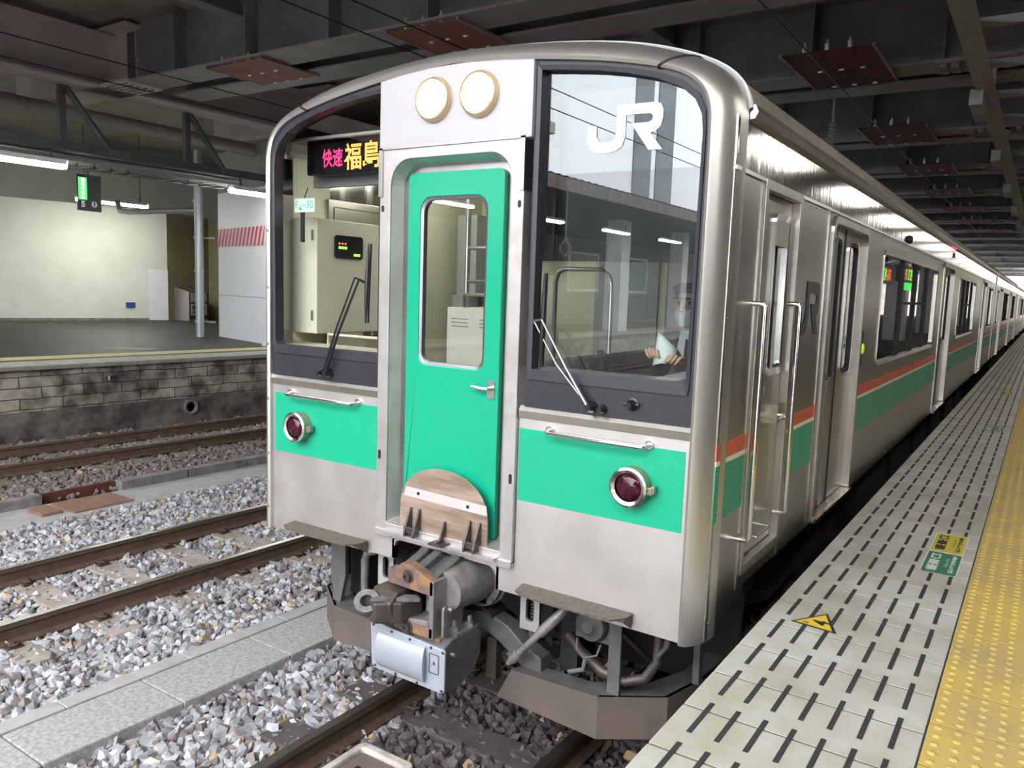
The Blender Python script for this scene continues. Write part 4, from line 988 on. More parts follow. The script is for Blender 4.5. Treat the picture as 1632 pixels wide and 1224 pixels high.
        Ed += [(1, b), (b, b+1), (b+1, b+2)]; R += [.013, .0105, .009]
        return skin(name, 'skin', V, Ed, R, D)
    hand((.975, .50, 2.135), 1, 'hand'); hand((1.10, .50, 2.11), -1, 'hand')
    D.location.x -= .06; D.location.z -= .02
    P = MB(); v = []
    for i in range(5):
        for j in range(5):
            u = i/4; w = j/4; v.append((.925+.105*u, .44-.02*sin(u*3)+.05*w, 2.06+.165*w-.11*u*w*.9+.02*sin(u*2)))
    f = [(i*5+j, i*5+j+1, (i+1)*5+j+1, (i+1)*5+j) for i in range(4) for j in range(4)]
    P.add(v, f); o = P.build('paper_sheet', 'paper', None, smooth=True); tag(o, 'white paper held up behind the right windscreen', 'paper')
    sd = o.modifiers.new('thick', 'SOLIDIFY'); sd.thickness = .0008
driver()

# ================================================================== THE CARS BEHIND
C2 = empty('train_car', (0, 20.2, 0), 'second stainless steel car, coupled behind the headlight car', 'train car', 'trailing cars of the train')
car_body(C2, 20.25, 39.75, False, [(22.6, 23.8), (29.4, 30.6), (36.2, 37.4)], [(24.5, 28.6), (31.3, 35.4), (20.9, 22.0)], both_sides=False)
for k, w in enumerate(('third', 'fourth', 'fifth')):
    copy_tree(C2, (0, 20.2+20*(k+1), 0), '%s stainless steel car, counted from the one with the headlights' % w)
m = MB(); m.box(-1.1, 1.1, 19.7, 20.25, 1.1, 3.1); m.build('gangway_bellows', 'under_dark', TR)
# ================================================================== THE PLATFORM BESIDE THE TRAIN
def platform():
    m = MB(); y = -3.83
    for k in range(330):
        y0 = -4.13+.3*k+.0
        m.box(1.575, 2.288, y0+.007-.095, y0+.293-.095, .90, 1.0)
        if k*.3 > 86: break
    # joints fall at y = -0.225 + 0.3 n
    p = struct(m.build('platform_edge_paving', 'platform_tile', None)); p['label'] = 'pale concrete edge slabs of the platform'
    m = MB(); m.box(1.60, 60, -60, -4.3, -.3, .985); m.box(1.60, 60, -4.3, 90, -.3, .965); m.box(2.288, 2.292, -4.3, 90, .9, .998); m.box(3.2, 40, -4.3, 90, .9, .999); m.box(1.575, 3.2, -60, -4.3, .9, 1.0)
    struct(m.build('platform_body', 'side_concrete', None))
    m = MB(); m.box(1.580, 2.286, -4.3, 86, .90, .9965); struct(m.build('joint_mortar', 'mortar', None))
    m = MB(); m.box(2.295, 3.19, -4.3, 86, .90, .9970); struct(m.build('tactile_mortar', 'mortar_yellow', None))
    m = MB()
    for k in range(-14, 140):
        y0 = -.49+.3*k
        for j in range(7):
            x = 1.657+.0925*j
            m.box(x-.0085, x+.0085, y0, y0+.226, .99, 1.0025)
    o = m.build('rubber_strips', 'rubber_strip', p); o['kind'] = 'stuff'
    # yellow tactile paving with domes near, bars on the inner row
    m = MB()
    for k in range(-14, 290):
        y0 = -.225+.3*k
        for j in range(3): m.box(2.294+.3*j+.001, 2.294+.3*j+.299, y0+.005, y0+.295, .96, 1.0)
    t = struct(m.build('tactile_paving', 'tactile', None)); t['label'] = 'yellow tactile paving along the platform'
    m = MB()
    for k in range(-5, 60):
        y0 = -.225+.3*k; n = 8 if k < 12 else 5
        for j in range(2):
            for a in range(5):
                for b in range(5):
                    cx = 2.294+.3*j+.03+.06*a; cy = y0+.03+.06*b
                    v = []; 
                    for r, z in ((.0155, 1.0), (.011, 1.0048), (.005, 1.006)): v += [(cx+r*cos(2*pi*q/n), cy+r*sin(2*pi*q/n), z) for q in range(n)]
                    f = [(i*n+q, i*n+(q+1) % n, (i+1)*n+(q+1) % n, (i+1)*n+q) for i in range(2) for q in range(n)]+[tuple(range(2*n, 3*n))]
                    m.add(v, f)
    o = m.build('tactile_dome', 'tactile', t, smooth=True); o['kind'] = 'stuff'
    # boarding stickers
    def sticker(x0, x1, y0, y1, col, ink, label, far=False):
        m = MB(); m.prism(rrect(x0, x1, y0, y1, .018, 4), 'z', 1.0005, 1.0028); s = m.build('floor_sticker', col, None); tag(s, label, 'floor sticker', 'boarding position stickers')
        m = MB(); m.frame(rrect(x0, x1, y0, y1, .018, 4), rrect(x0+.006, x1-.006, y0+.006, y1-.006, .014, 4), 'z', 1.0015, 1.0034); m.build('sticker_border', 'sticker_white', s)
        m = MB(); cx = (x0+x1)/2; cy = (y0+y1)/2; w = x1-x0; h = y1-y0
        # text reads from the train side towards the right; its lines run along the platform
        def fn(a, b): return (cx-w*.22+a, cy-.0+b, 1.0036)
        add_text(m, '\u4e57\n\u8eca\n\u53e3', .1, lambda a, b: (cx-w*.22-a, cy-b, 1.0036), bold=.004, fit=(w*.34, h*.78))
        add_text(m, '\u666e\u901a\u5217\u8eca', .05, lambda a, b: (cx+w*.30-b, cy+a, 1.0036), bold=.002, fit=(h*.80, w*.13))
        add_text(m, '\u4ed9\u53f0', .05, lambda a, b: (cx+w*.13-b, cy+.02+a, 1.0036), fit=(h*.40, w*.1))
        m.build('sticker_text', ink, s)
    sticker(2.06, 2.235, 1.885, 2.315, 'sticker_yellow', 'sticker_black', 'yellow boarding sticker on the pale slabs, behind the nearer green one')
    sticker(2.06, 2.235, 1.455, 1.880, 'sticker_green', 'sticker_white', 'green boarding sticker on the pale slabs, nearest the viewer')
    sticker(2.01, 2.22, 7.25, 7.65, 'sticker_green', 'sticker_white', 'second green boarding sticker, farther along the platform')
    sticker(1.98, 2.18, 11.7, 12.2, 'sticker_yellow', 'sticker_black', 'far yellow boarding sticker near the reddish reflection')
    m = MB(); m.prism([(1.693, .345), (1.873, .325), (1.80, .515)], 'z', 1.0005, 1.003)
    t = m.build('floor_marker', 'sticker_yellow2', None); tag(t, 'yellow triangular floor marker with the digit 4', 'floor sticker')
    m = MB(); m.frame([(1.688, .341), (1.882, .319), (1.802, .524)], [(1.702, .349), (1.862, .331), (1.799, .503)], 'z', 1.0012, 1.0034); m.build('marker_border', 'sticker_black', t)
    m = MB(); add_text(m, '4', .1, lambda a, b: (1.802-b, .395+a, 1.0036), bold=.003, fit=(.055, .075)); add_text(m, '\u4e21', .04, lambda a, b: (1.748-b, .365+a, 1.0036), fit=(.025, .025)); m.build('marker_text', 'sticker_black', t)
mat('sticker_yellow2', (0.85, 0.60, 0.06), 0.45, var=0.12, vscale=18)
platform()

# ================================================================== TRACKS
def rail_mesh(m, mh, path):
    # path: list of (x, y); rail head top at z = 0
    prof = [(-.061, -.150), (.061, -.150), (.061, -.140), (.012, -.118), (.010, -.045), (.032, -.034), (.0325, -.006), (.026, 0), (-.026, 0), (-.0325, -.006), (-.032, -.034), (-.010, -.045), (-.012, -.118), (-.061, -.140)]
    n = len(prof); v = []
    for x, y in path: v += [(x+a, y, z) for a, z in prof]
    for i in range(len(path)-1):
        for k in range(n):
            q = (k+1) % n; m.m = 1 if k in (6, 7, 8) else 0
            if i == 0 and k == 0: o = len(m.v); m.v += v
            m.f.append((o+i*n+k, o+i*n+q, o+(i+1)*n+q, o+(i+1)*n+k)); m.mi.append(m.m)
    m.m = 0; m.f.append(tuple(o+i for i in range(n))); m.mi.append(0)
def rail(path, label, dull=False):
    m = MB(); rail_mesh(m, None, path); o = m.build('rail', ['rail_side', 'rail_head_dull' if dull else 'rail_head'], None)
    tag(o, label, 'rail', 'rails of the three tracks')
G = .566
T1 = [(0, -9), (0, 90)]; 
def cx2(y): return -3.83+.022*y
def cx3(y): return -8.83+.045*y
rail([(-G, -40), (-G, 90)], 'left rail under the train, passing below the pale blue cover')
rail([(G, -40), (G, 90)], 'right rail under the train, nearest the platform')
rail([(cx2(y)+G, y) for y in (-40, 90)], 'near rail of the empty middle track in white ballast')
rail([(cx2(y)-G, y) for y in (-40, 90)], 'far rail of the empty middle track in white ballast')
rail([(cx3(y)+G, y) for y in (-30, 60)], 'near rust brown rail of the far track below the block wall', True)
rail([(cx3(y)-G, y) for y in (-30, 60)], 'farthest rust brown rail, right against the block wall', True)

def sleepers():
    def proto(matn, label, clips=True, half=1.0, w=.12, end=None):
        s = empty('sleeper', (0, 0, 0), label, 'sleeper')
        m = MB(); m.prism([(-half, -.148), (-half, -.26), (half, -.26), (half, -.148), (.62, -.148), (.40, -.158), (-.40, -.158), (-.62, -.148)], 'y', -w, w); m.build('sleeper_body', matn, s, bevel=.01)
        if end: m = MB(); m.box(-half-.008, -half+.01, -w, w, -.26, -.15); m.build('sleeper_end', end, s, label='rusty end face')
        if clips:
            for sx in (-1, 1):
                for q in (-1, 1):
                    x = sx*G+q*.075; m = MB()
                    m.box(x-.02, x+.06*q+.0, -.05, .05, -.15, -.135) if q > 0 else m.box(x-.06, x+.02, -.05, .05, -.15, -.135)
                    m.tube([(x-.03*q, -.03, -.135), (x+.0*q, -.035, -.118), (x+.045*q, -.03, -.122), (x+.06*q, 0, -.118), (x+.045*q, .03, -.122), (x, .035, -.118), (x-.03*q, .03, -.135)], .009, 6)
                    m.cyl((x+.03*q, 0, -.14), (x+.03*q, 0, -.10), .014, n=6)
                    m.build('rail_clip', 'clip_iron', s, smooth=True)
        return s
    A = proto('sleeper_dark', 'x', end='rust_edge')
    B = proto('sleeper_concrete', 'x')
    ord_ = ['nearest', 'second', 'third', 'fourth', 'fifth', 'sixth', 'seventh', 'eighth', 'ninth', 'tenth', 'eleventh', 'twelfth']
    def lay(P, xs, ys, what, grp):
        first = True
        for i, y in enumerate(ys):
            lab = '%s %s, counted away from the viewer' % (ord_[i] if i < 12 else 'far', what)
            if i >= 12: lab = 'one of the far %ss' % what
            if first: P.location = (xs(y), y, 0); P['label'] = lab; P['group'] = grp; first = False
            else: copy_tree(P, (xs(y), y, 0), lab, grp)
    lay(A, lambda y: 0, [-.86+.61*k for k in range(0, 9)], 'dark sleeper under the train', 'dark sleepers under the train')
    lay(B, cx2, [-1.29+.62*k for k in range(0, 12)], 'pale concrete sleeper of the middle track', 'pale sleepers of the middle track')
    C = proto('sleeper_brown', 'x'); lay(C, cx3, [.1+.62*k for k in range(0, 12)], 'brown sleeper of the far track', 'brown sleepers of the far track')
mat('sleeper_brown', (0.20, 0.155, 0.13), 0.9, var=0.35, vscale=6)
sleepers()

def ground():
    m = MB(); m.box(-11.0, 1.6, -70, 100, -.5, -.235); struct(m.build('track_bed', 'subsoil', None))
    # cable trough walkway between the train and the middle track
    def sk(y): return .025*(y)
    m = MB(); random.seed(3)
    for k in range(-12, 60):
        y0 = k*.80-.1; y1 = y0+.795
        m.add([(x+sk(y0 if i < 1 else y1), y0 if i < 1 else y1, z) for z in (-.24, -.10) for i in (0, 1) for x in (-2.14, -2.015)], [(0, 2, 3, 1), (4, 5, 7, 6), (0, 1, 5, 4), (2, 6, 7, 3), (0, 4, 6, 2), (1, 3, 7, 5)])
    w = struct(m.build('trough_kerb', 'trough_smooth', None, bevel=.006))
    m = MB()
    for k in range(-12, 60):
        y0 = k*.80-.45; y1 = y0+.793
        m.add([(x+sk(y0 if i < 1 else y1), y0 if i < 1 else y1, z) for z in (-.24, -.108) for i in (0, 1) for x in (-2.01, -1.56)], [(0, 2, 3, 1), (4, 5, 7, 6), (0, 1, 5, 4), (2, 6, 7, 3), (0, 4, 6, 2), (1, 3, 7, 5)])
    w = struct(m.build('trough_lid', 'trough', None, bevel=.008)); w['label'] = 'rough concrete cable trough lids beside the train'
    # low kerb and flat apron between the middle and the far track
    def kx(y): return -6.78+.035*y
    m = MB()
    for k in range(-8, 40):
        y0 = k*.9+.35; y1 = y0+.885
        if k in (1,): continue
        m.add([(x+kx(y0 if i < 1 else y1), y0 if i < 1 else y1, z) for z in (-.26, -.075) for i in (0, 1) for x in (-.10, .04)], [(0, 2, 3, 1), (4, 5, 7, 6), (0, 1, 5, 4), (2, 6, 7, 3), (0, 4, 6, 2), (1, 3, 7, 5)])
    struct(m.build('kerb_blocks', 'kerb', None, bevel=.006))
    m = MB(); m.box(kx(1.3)-.13, kx(1.3)-.08, 1.26, 2.14, -.26, -.09); struct(m.build('kerb_infill', 'brick_red', None))
    m = MB(); m.add([(kx(y)+a, y, -.185) for y in (-40, 60) for a in (.03, .86)], [(0, 1, 3, 2)]); struct(m.build('apron', 'trough_smooth', None))
    m = MB(); m.box(kx(1.5)+.1, kx(1.5)+.62, 1.28, 1.98, -.20, -.165); m.box(kx(1.5)+.16, kx(1.5)+.5, 1.0, 1.22, -.20, -.15); b = m.build('cover_slab', 'brown_flat', None, bevel=.01); tag(b, 'reddish brown flat cover slab beside the gap in the low kerb', 'cover')
    # transponder box between the rails
    m = MB(); m.frame(rrect(-.40, -.02, -.76, -.14, .05, 5), rrect(-.355, -.065, -.70, -.20, .02, 5), 'z', -.075, -.14); bc = m.build('track_transponder', 'beacon', None, bevel=.012); tag(bc, 'beige framed transponder lying between the rails in front of the train', 'transponder')
    m = MB(); m.box(-.36, -.06, -.72, -.19, -.12, -.10); m.build('transponder_lid', 'beacon_in', bc)
    m = MB(); 
    for x, y in ((-.27, -.36), (-.29, -.50)): m.box(x-.012, x+.012, y-.05, y+.05, -.10, -.094)
    m.build('lid_bolt', 'rubber', bc)
    # long steel bar lying between rails
ground()

def ballast():
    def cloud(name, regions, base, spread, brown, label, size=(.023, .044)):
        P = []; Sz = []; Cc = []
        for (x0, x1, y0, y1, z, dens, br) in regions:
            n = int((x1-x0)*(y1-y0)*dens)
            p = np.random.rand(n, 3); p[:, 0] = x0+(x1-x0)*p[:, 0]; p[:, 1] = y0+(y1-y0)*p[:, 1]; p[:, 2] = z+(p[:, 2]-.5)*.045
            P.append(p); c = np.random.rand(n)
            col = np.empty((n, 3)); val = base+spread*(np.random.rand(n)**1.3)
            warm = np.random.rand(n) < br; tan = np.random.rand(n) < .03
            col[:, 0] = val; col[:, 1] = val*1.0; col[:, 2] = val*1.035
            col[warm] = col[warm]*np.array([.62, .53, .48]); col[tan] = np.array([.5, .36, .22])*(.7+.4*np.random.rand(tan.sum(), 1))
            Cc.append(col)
        P = np.vstack(P); Cc = np.vstack(Cc); n = len(P)
        # angular stones: irregular icosahedra
        t = (1+5**.5)/2
        ico = np.array([(-1, t, 0), (1, t, 0), (-1, -t, 0), (1, -t, 0), (0, -1, t), (0, 1, t), (0, -1, -t), (0, 1, -t), (t, 0, -1), (t, 0, 1), (-t, 0, -1), (-t, 0, 1)])/1.9
        fc = np.array([(0, 11, 5), (0, 5, 1), (0, 1, 7), (0, 7, 10), (0, 10, 11), (1, 5, 9), (5, 11, 4), (11, 10, 2), (10, 7, 6), (7, 1, 8), (3, 9, 4), (3, 4, 2), (3, 2, 6), (3, 6, 8), (3, 8, 9), (4, 9, 5), (2, 4, 11), (6, 2, 10), (8, 6, 7), (9, 8, 1)])
        var = ico[None]*(.72+.55*np.random.rand(40, 12, 1))+.16*np.random.randn(40, 12, 3)
        V = var[np.random.randint(0, 40, n)]
        sc = np.random.uniform(size[0], size[1], (n, 1, 1))*np.random.uniform(.65, 1.25, (n, 1, 3)); V = V*sc
        a = np.random.rand(n)*6.28; b = np.random.rand(n)*6.28
        ca, sa, cb, sb = np.cos(a), np.sin(a), np.cos(b), np.sin(b)
        x, y, z = V[..., 0], V[..., 1], V[..., 2]
        y, z = y*cb[:, None]-z*sb[:, None], y*sb[:, None]+z*cb[:, None]
        x, y = x*ca[:, None]-y*sa[:, None], x*sa[:, None]+y*ca[:, None]
        V = np.stack([x, y, z], -1)+P[:, None, :]
        me = bpy.data.meshes.new(name); nv = n*12; nf = n*20
        me.vertices.add(nv); me.vertices.foreach_set('co', V.reshape(-1))
        F = (fc[None]+(np.arange(n)*12)[:, None, None]).reshape(-1)
        me.loops.add(nf*3); me.loops.foreach_set('vertex_index', F.astype(np.int32))
        me.polygons.add(nf); me.polygons.foreach_set('loop_start', np.arange(0, nf*3, 3, dtype=np.int32))
        try: me.polygons.foreach_set('loop_total', np.full(nf, 3, dtype=np.int32))
        except Exception: pass
        me.update(calc_edges=True); me.polygons.foreach_set('use_smooth', np.zeros(nf, dtype=bool))
        at = me.attributes.new('stone_colour', 'FLOAT_COLOR', 'POINT')
        cc = np.ones((n, 12, 4)); cc[..., :3] = Cc[:, None, :]; at.data.foreach_set('color', cc.reshape(-1))
        me.materials.append(M['stone']); o = bpy.data.objects.new(name, me); COL.objects.link(o)
        tag(o, label, 'ballast', None, 'stuff')
    cloud('ballast', [(-3.35, -2.1, -1.9, 5.0, -.185, 900, .22), (-4.45, -3.2, -1.9, 5.0, -.20, 800, .30), (-5.95, -4.3, -1.9, 6.0, -.19, 800, .10),
                      (-1.58, -.45, -2.2, 2.6, -.19, 950, .30), (-3.2, -2.1, 5, 12, -.19, 200, .2), (-5.9, -3.2, 5, 12, -.2, 150, .2)],
          .25, .30, .2, 'loose pale grey ballast stones around the middle track and the trough')
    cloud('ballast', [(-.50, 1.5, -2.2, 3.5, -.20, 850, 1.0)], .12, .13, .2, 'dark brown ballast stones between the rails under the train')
    cloud('ballast', [(-10.3, -6.8, -.5, 9.0, -.19, 560, 1.0)], .22, .22, 1, 'rusty brown ballast stones of the far track', size=(.024, .042))
ballast()

# ================================================================== THE PLATFORM ACROSS THE TRACKS
PL = [(-9.75, -75), (-9.75, -12), (-10.42, 2.5), (-10.0, 7.1), (-9.3, 14), (-8.6, 40)]
def strip(m, path, prof, close=False):
    n = len(prof); o = len(m.v)
    for x, y in path: m.v += [(x+a, y, z) for a, z in prof]
    for i in range(len(path)-1):
        for k in range(n-1): m.f.append((o+i*n+k, o+i*n+k+1, o+(i+1)*n+k+1, o+(i+1)*n+k)); m.mi.append(m.m)
def far_platform():
    m = MB(); strip(m, PL, [(-.05, -.3), (-.05, .93)]); w = struct(m.build('wall_platform', 'block_wall', None)); w['label'] = 'weathered block wall of the platform across the tracks'
    m = MB(); strip(m, PL, [(.02, -.3), (.02, .22), (-.0, .26), (-.05, .27)]); struct(m.build('wall_footing', 'wall_foot', None))
    m = MB(); strip(m, PL, [(-.06, .925), (.04, .925), (.045, .94), (.045, .985), (.03, 1.0), (-.62, 1.0)]); struct(m.build('coping_far', 'coping', None))
    m = MB(); strip(m, PL, [(-.62, 1.0), (-.62, 1.001), (-14.5, 1.001)]); struct(m.build('floor_far_platform', 'far_floor', None))
    m = MB(); strip(m, PL, [(-.80, 1.001), (-.80, 1.006), (-1.32, 1.006), (-1.32, 1.001)]); l = struct(m.build('tactile_line', 'far_line', None)); l['label'] = 'dull yellow line along the platform across the tracks'
    m = MB(); m.prism([(-12.6, 5.15), (-11.9, 5.6), (-11.9, 6.1), (-12.7, 5.7)], 'z', 1.003, 1.006); p = m.build('repair_patch', 'coping', None); tag(p, 'pale repair patch in the dark floor across the tracks', 'floor patch')
    m = MB(); m.lathe([(.09, 0), (.09, .05), (.13, .06), (.13, 0), (.09, 0)], (-10.12, 5.45, .12), 'x', 24); d = m.build('drain_pipe', 'kerb', None, smooth=True); tag(d, 'round drain outlet low in the block wall', 'drain')
    m = MB(); m.lathe([(.09, .0), (0, .0)], (-10.11, 5.45, .12), 'x', 24); m.build('drain_hole', 'rubber', d)
    m = MB(); m.box(-10.15, -10.10, 3.95, 4.12, .72, .78); s = m.build('position_mark', 'sticker_black', None); tag(s, 'tiny black and white mark high on the block wall', 'mark')
    m = MB(); m.box(-10.10, -10.095, 3.95, 3.985, .72, .78); m.build('mark_white', 'sign_white', s)
    # cream wall at the back, with a recess towards the right
    A = Vector((-22.8, 7.2)); B = Vector((-21.4, 12.4)); C0 = Vector((-24.5, 1.0))
    m = MB()
    m.add([(C0.x, C0.y, 1), (A.x, A.y, 1), (B.x, B.y, 1), (C0.x, C0.y, 4.55), (A.x, A.y, 4.55), (B.x, B.y, 4.5)], [(0, 1, 4, 3), (1, 2, 5, 4)])
    w = struct(m.build('wall_back', 'wall_cream', None)); w['label'] = 'cream wall behind the platform across the tracks'
    m = MB(); m.add([(B.x, B.y, 1), (-22.3, 14.6, 1), (-22.3, 14.6, 4.5), (B.x, B.y, 4.5)], [(0, 1, 2, 3)]); m.add([(-22.3, 14.6, 1), (-19.9, 15.8, 1), (-19.9, 15.8, 4.4), (-22.3, 14.6, 4.4)], [(0, 1, 2, 3)]); struct(m.build('wall_recess', 'wall_yellow', None))
    m = MB(); m.add([(C0.x+.02, C0.y, 1), (A.x+.02, A.y, 1), (B.x+.02, B.y, 1), (C0.x+.02, C0.y, 1.08), (A.x+.02, A.y, 1.08), (B.x+.02, B.y, 1.08)], [(0, 1, 4, 3), (1, 2, 5, 4)]); struct(m.build('baseboard_back', 'kerb', None))
    d = (B-A).normalized(); q = B-d*.6
    m = MB(); m.add([(q.x+.03, q.y, 1.02), (B.x+.03, B.y, 1.02), (B.x+.03, B.y, 2.65), (q.x+.03, q.y, 2.65)], [(0, 1, 2, 3)]); struct(m.build('trim_1', 'pillar_white', None))
    m = MB(); q = B-d*1.3; m.add([(q.x+.04, q.y, 1.42), (q.x+.04+d.x*.28, q.y+d.y*.28, 1.42), (q.x+.04+d.x*.28, q.y+d.y*.28, 1.58), (q.x+.04, q.y, 1.58)], [(0, 1, 2, 3)]); s = m.build('wall_plate', 'plate_blue', None); tag(s, 'tiny blue plate low on the cream wall', 'plate')
    m = MB(); m.box(-22.74, -22.66, 7.2, 8.02, 2.1, 4.25); s = m.build('wall_board', 'fence_grey', None); tag(s, 'dark upright board cut by the left edge of the picture', 'board')
    # waste bin
    b = empty('waste_bin', (-21.0, 12.9, 1.0), 'stainless steel twin waste bin with sloping top by the cream wall', 'waste bin')
    a = radians(17)
    def R(p): x, y = p; return (-21.0+x*cos(a)-y*sin(a), 12.9+x*sin(a)+y*cos(a))
    def rb(m, x0, x1, y0, y1, z0, z1, zt=None):
        zt = z1 if zt is None else zt
        c = [R((x0, y0)), R((x1, y0)), R((x1, y1)), R((x0, y1))]
        v = [(p[0], p[1], z0) for p in c]+[(c[0][0], c[0][1], zt), (c[1][0], c[1][1], z1), (c[2][0], c[2][1], z1), (c[3][0], c[3][1], zt)]
        m.add(v, [(0, 3, 2, 1), (4, 5, 6, 7), (0, 1, 5, 4), (1, 2, 6, 5), (2, 3, 7, 6), (3, 0, 4, 7)])
    m = MB(); rb(m, -.85, .0, 0, .98, 1.0, 1.95, 2.17); m.build('bin_body', 'bin_steel', b)
    m = MB()
    for y0 in (.10, .55): rb(m, -.7, -.05, y0, y0+.30, 1.96, 1.975, 2.14)
    m.build('bin_lid', 'bin_dark', b)
    m = MB(); rb(m, 0, .012, .02, .96, 1.05, 1.95)
    m.build('bin_front', 'bin_dark', b)
    m = MB()
    for y0 in (.08, .54):
        rb(m, .012, .02, y0, y0+.34, 1.62, 1.92); rb(m, .012, .02, y0, y0+.34, 1.18, 1.56)
    pl = m.build('bin_label', 'bin_label', b)
    m = MB()
    for y0 in (.15, .61): rb(m, .02, .025, y0, y0+.16, 1.38, 1.50); rb(m, .02, .025, y0+.03, y0+.14, 1.24, 1.32)
    m.build('label_symbol', 'bin_dark', pl)
    # white clad pillar with warning band
    m = MB(); P = [(-14.45, 9.25), (-11.85, 8.55), (-11.35, 8.35), (-10.2, 9.6), (-12.5, 11.2)]
    m.prism(P, 'z', 1.0, 4.45); pw = struct(m.build('pillar', 'pillar_white', None)); pw['label'] = 'white panelled pillar beside the train, with a red striped band'
    m = MB(); m.prism(P, 'z', 4.45, 5.40); struct(m.build('pillar_head', 'pillar_grey', None))
    A2 = Vector((-14.45, 9.25)); B2 = Vector((-11.85, 8.55)); n2 = Vector((-(B2-A2).y, (B2-A2).x)).normalized()*-1
    def W(t, z, o=.006): p = A2+(B2-A2)*t+(n2*o if n2.y < 0 else -n2*o); return (p.x, p.y, z)
    m = MB(); m.add([W(0, 3.18), W(1, 3.18), W(1, 3.60), W(0, 3.60)], [(0, 1, 2, 3)]); bd = m.build('warning_band', 'sign_white', pw)
    m = MB()
    for k in range(-1, 14):
        t0 = k/13; s0 = .062; w0 = .044
        q = [(t0, 3.18), (t0+w0, 3.18), (t0+w0+s0, 3.60), (t0+s0, 3.60)]
        q = [(min(1, max(0, t)), z) for t, z in q]
        if q[1][0]-q[0][0] > .001 or q[2][0]-q[3][0] > .001: m.add([W(t, z, .012) for t, z in q], [(0, 1, 2, 3)])
    m.build('warning_stripe', 'stripe_sign_red', pw)
    m = MB(); m.add([W(0, 2.02, .008), W(1, 2.02, .008), W(1, 2.03, .008), W(0, 2.03, .008)], [(0, 1, 2, 3)]); m.box(-11.62, -11.60, 8.43, 8.47, 1.0, 4.4); m.build('panel_joint', 'rack_steel', pw)
    m = MB(); m.box(-11.55, -11.42, 8.20, 8.34, .99, 1.06); mk = m.build('corner_block', 'sign_white', None); tag(mk, 'small white block at the foot of the white pillar', 'block')
    # galvanised down pipe
    pp = empty('down_pipe', (-14.5, 8.75, 1.0), 'galvanised vertical pipe beside the white pillar', 'pipe')
    m = MB(); m.cyl((-14.5, 8.75, 1.0), (-14.5, 8.75, 5.4), .10, n=20); m.build('pipe', 'pipe_grey', pp, smooth=True)
    for z in (1.35, 2.55, 3.35, 4.2):
        m = MB(); m.cyl((-14.5, 8.75, z), (-14.5, 8.75, z+.05), .125, n=20)
        if z in (1.35, 3.35): m.box(-14.5, -14.1, 8.86, 8.90, z, z+.04)
        m.build('pipe_collar', 'pipe_grey', pp, smooth=True)
    m = MB(); m.tube([(-14.5, 8.75, 4.0), (-15.2, 8.72, 4.02), (-17.5, 8.8, 4.05), (-18.0, 8.85, 4.1), (-18.2, 8.9, 4.35)], .07, 10); m.build('pipe_branch', 'pipe_grey', pp, smooth=True)
    # dark gear beyond
    m = MB(); m.box(-17.4, -15.6, 13.2, 13.6, 1.0, 4.2); struct(m.build('wall_dark', 'bin_dark', None))
    m = MB(); m.box(-18.2, -17.8, 13.0, 13.4, 1.0, 1.6); m.cyl((-18.0, 13.2, 1.6), (-18.0, 13.2, 3.1), .06); g = m.build('standpipe', 'wall_yellow', None); tag(g, 'thin standpipe on a small box between the bin and the white pillar', 'pipe')
far_platform()

def hanging_sign():
    s = empty('platform_sign', (-14, 5.8, 3.7), 'black hanging platform sign with a green lit strip and the number 5', 'sign')
    m = MB(); m.prism([(-14.02, 5.62), (-13.98, 5.62), (-13.98, 6.1), (-14.02, 6.1)], 'z', 3.70, 4.42); m.build('sign_box', 'sign_black', s)
    m = MB(); m.box(-13.978, -13.972, 5.63, 5.80, 3.92, 4.36); m.build('sign_green_field', 'sign_green', s, label='green lit field')
    m = MB()
    for k in range(5): add_text(m, '\u4ed9\u77f3\u7dda\u5317\u884c'[k], .1, lambda a, b: (-13.970, 5.715+a, 4.315-k*.088+b), bold=.004, fit=(.075, .075))
    m.build('sign_characters', 'sign_glow', s)
    m = MB(); add_text(m, '5', .1, lambda a, b: (-13.970, 5.715+a, 3.83+b), bold=.006, fit=(.085, .13)); m.build('sign_number', 'sign_white', s)
    m = MB(); m.lathe([(.06, 0), (.06, .006), (0, .006)], (-13.978, 5.95, 3.84), 'x', 20); em = m.build('sign_emblem', 'bin_label', s)
    m = MB(); m.box(-13.971, -13.968, 5.94, 5.96, 3.80, 3.88); m.build('emblem_slot', 'sign_black', em)
    m = MB(); m.cyl((-14, 5.85, 4.42), (-14, 5.85, 4.75), .02, n=8); m.build('sign_hanger', 'rack_steel', s)
hanging_sign()

# ================================================================== LAMPS AND THEIR RACKS
def lamp(x, y0, y1, z, label, group, tube='tube_light', hood=True):
    l = empty('fluorescent_lamp', (x, y0, z), label, 'lamp', group)
    m = MB(); m.box(x-.05, x+.05, y0-.04, y1+.04, z+.05, z+.11)
    m.add([(x-.05, y0, z+.05), (x-.13, y0, z+.02), (x-.13, y1, z+.02), (x-.05, y1, z+.05), (x+.05, y0, z+.05), (x+.13, y0, z+.02), (x+.13, y1, z+.02), (x+.05, y1, z+.05)], [(0, 1, 2, 3), (4, 7, 6, 5)])
    m.build('lamp_housing', 'sign_white', l)
    m = MB()
    for dx in (-.055, .055): m.tube([(x+dx, y0, z+.0), (x+dx, y1, z+.0)], .042, 10)
    m.build('lamp_tube', tube, l, smooth=True)
    m = MB()
    for y in (y0+.2, y1-.2): m.box(x-.015, x+.015, y-.015, y+.015, z+.11, z+.28)
    m.build('lamp_bracket', 'rack_steel', l)
    if x < -19:
        for y in (y0+.2, y1-.2): m = MB(); m.cyl((x, y, z+.11), (x, y, 6.42), .012, n=6); m.build('lamp_rod', 'rack_steel', l)
    return l
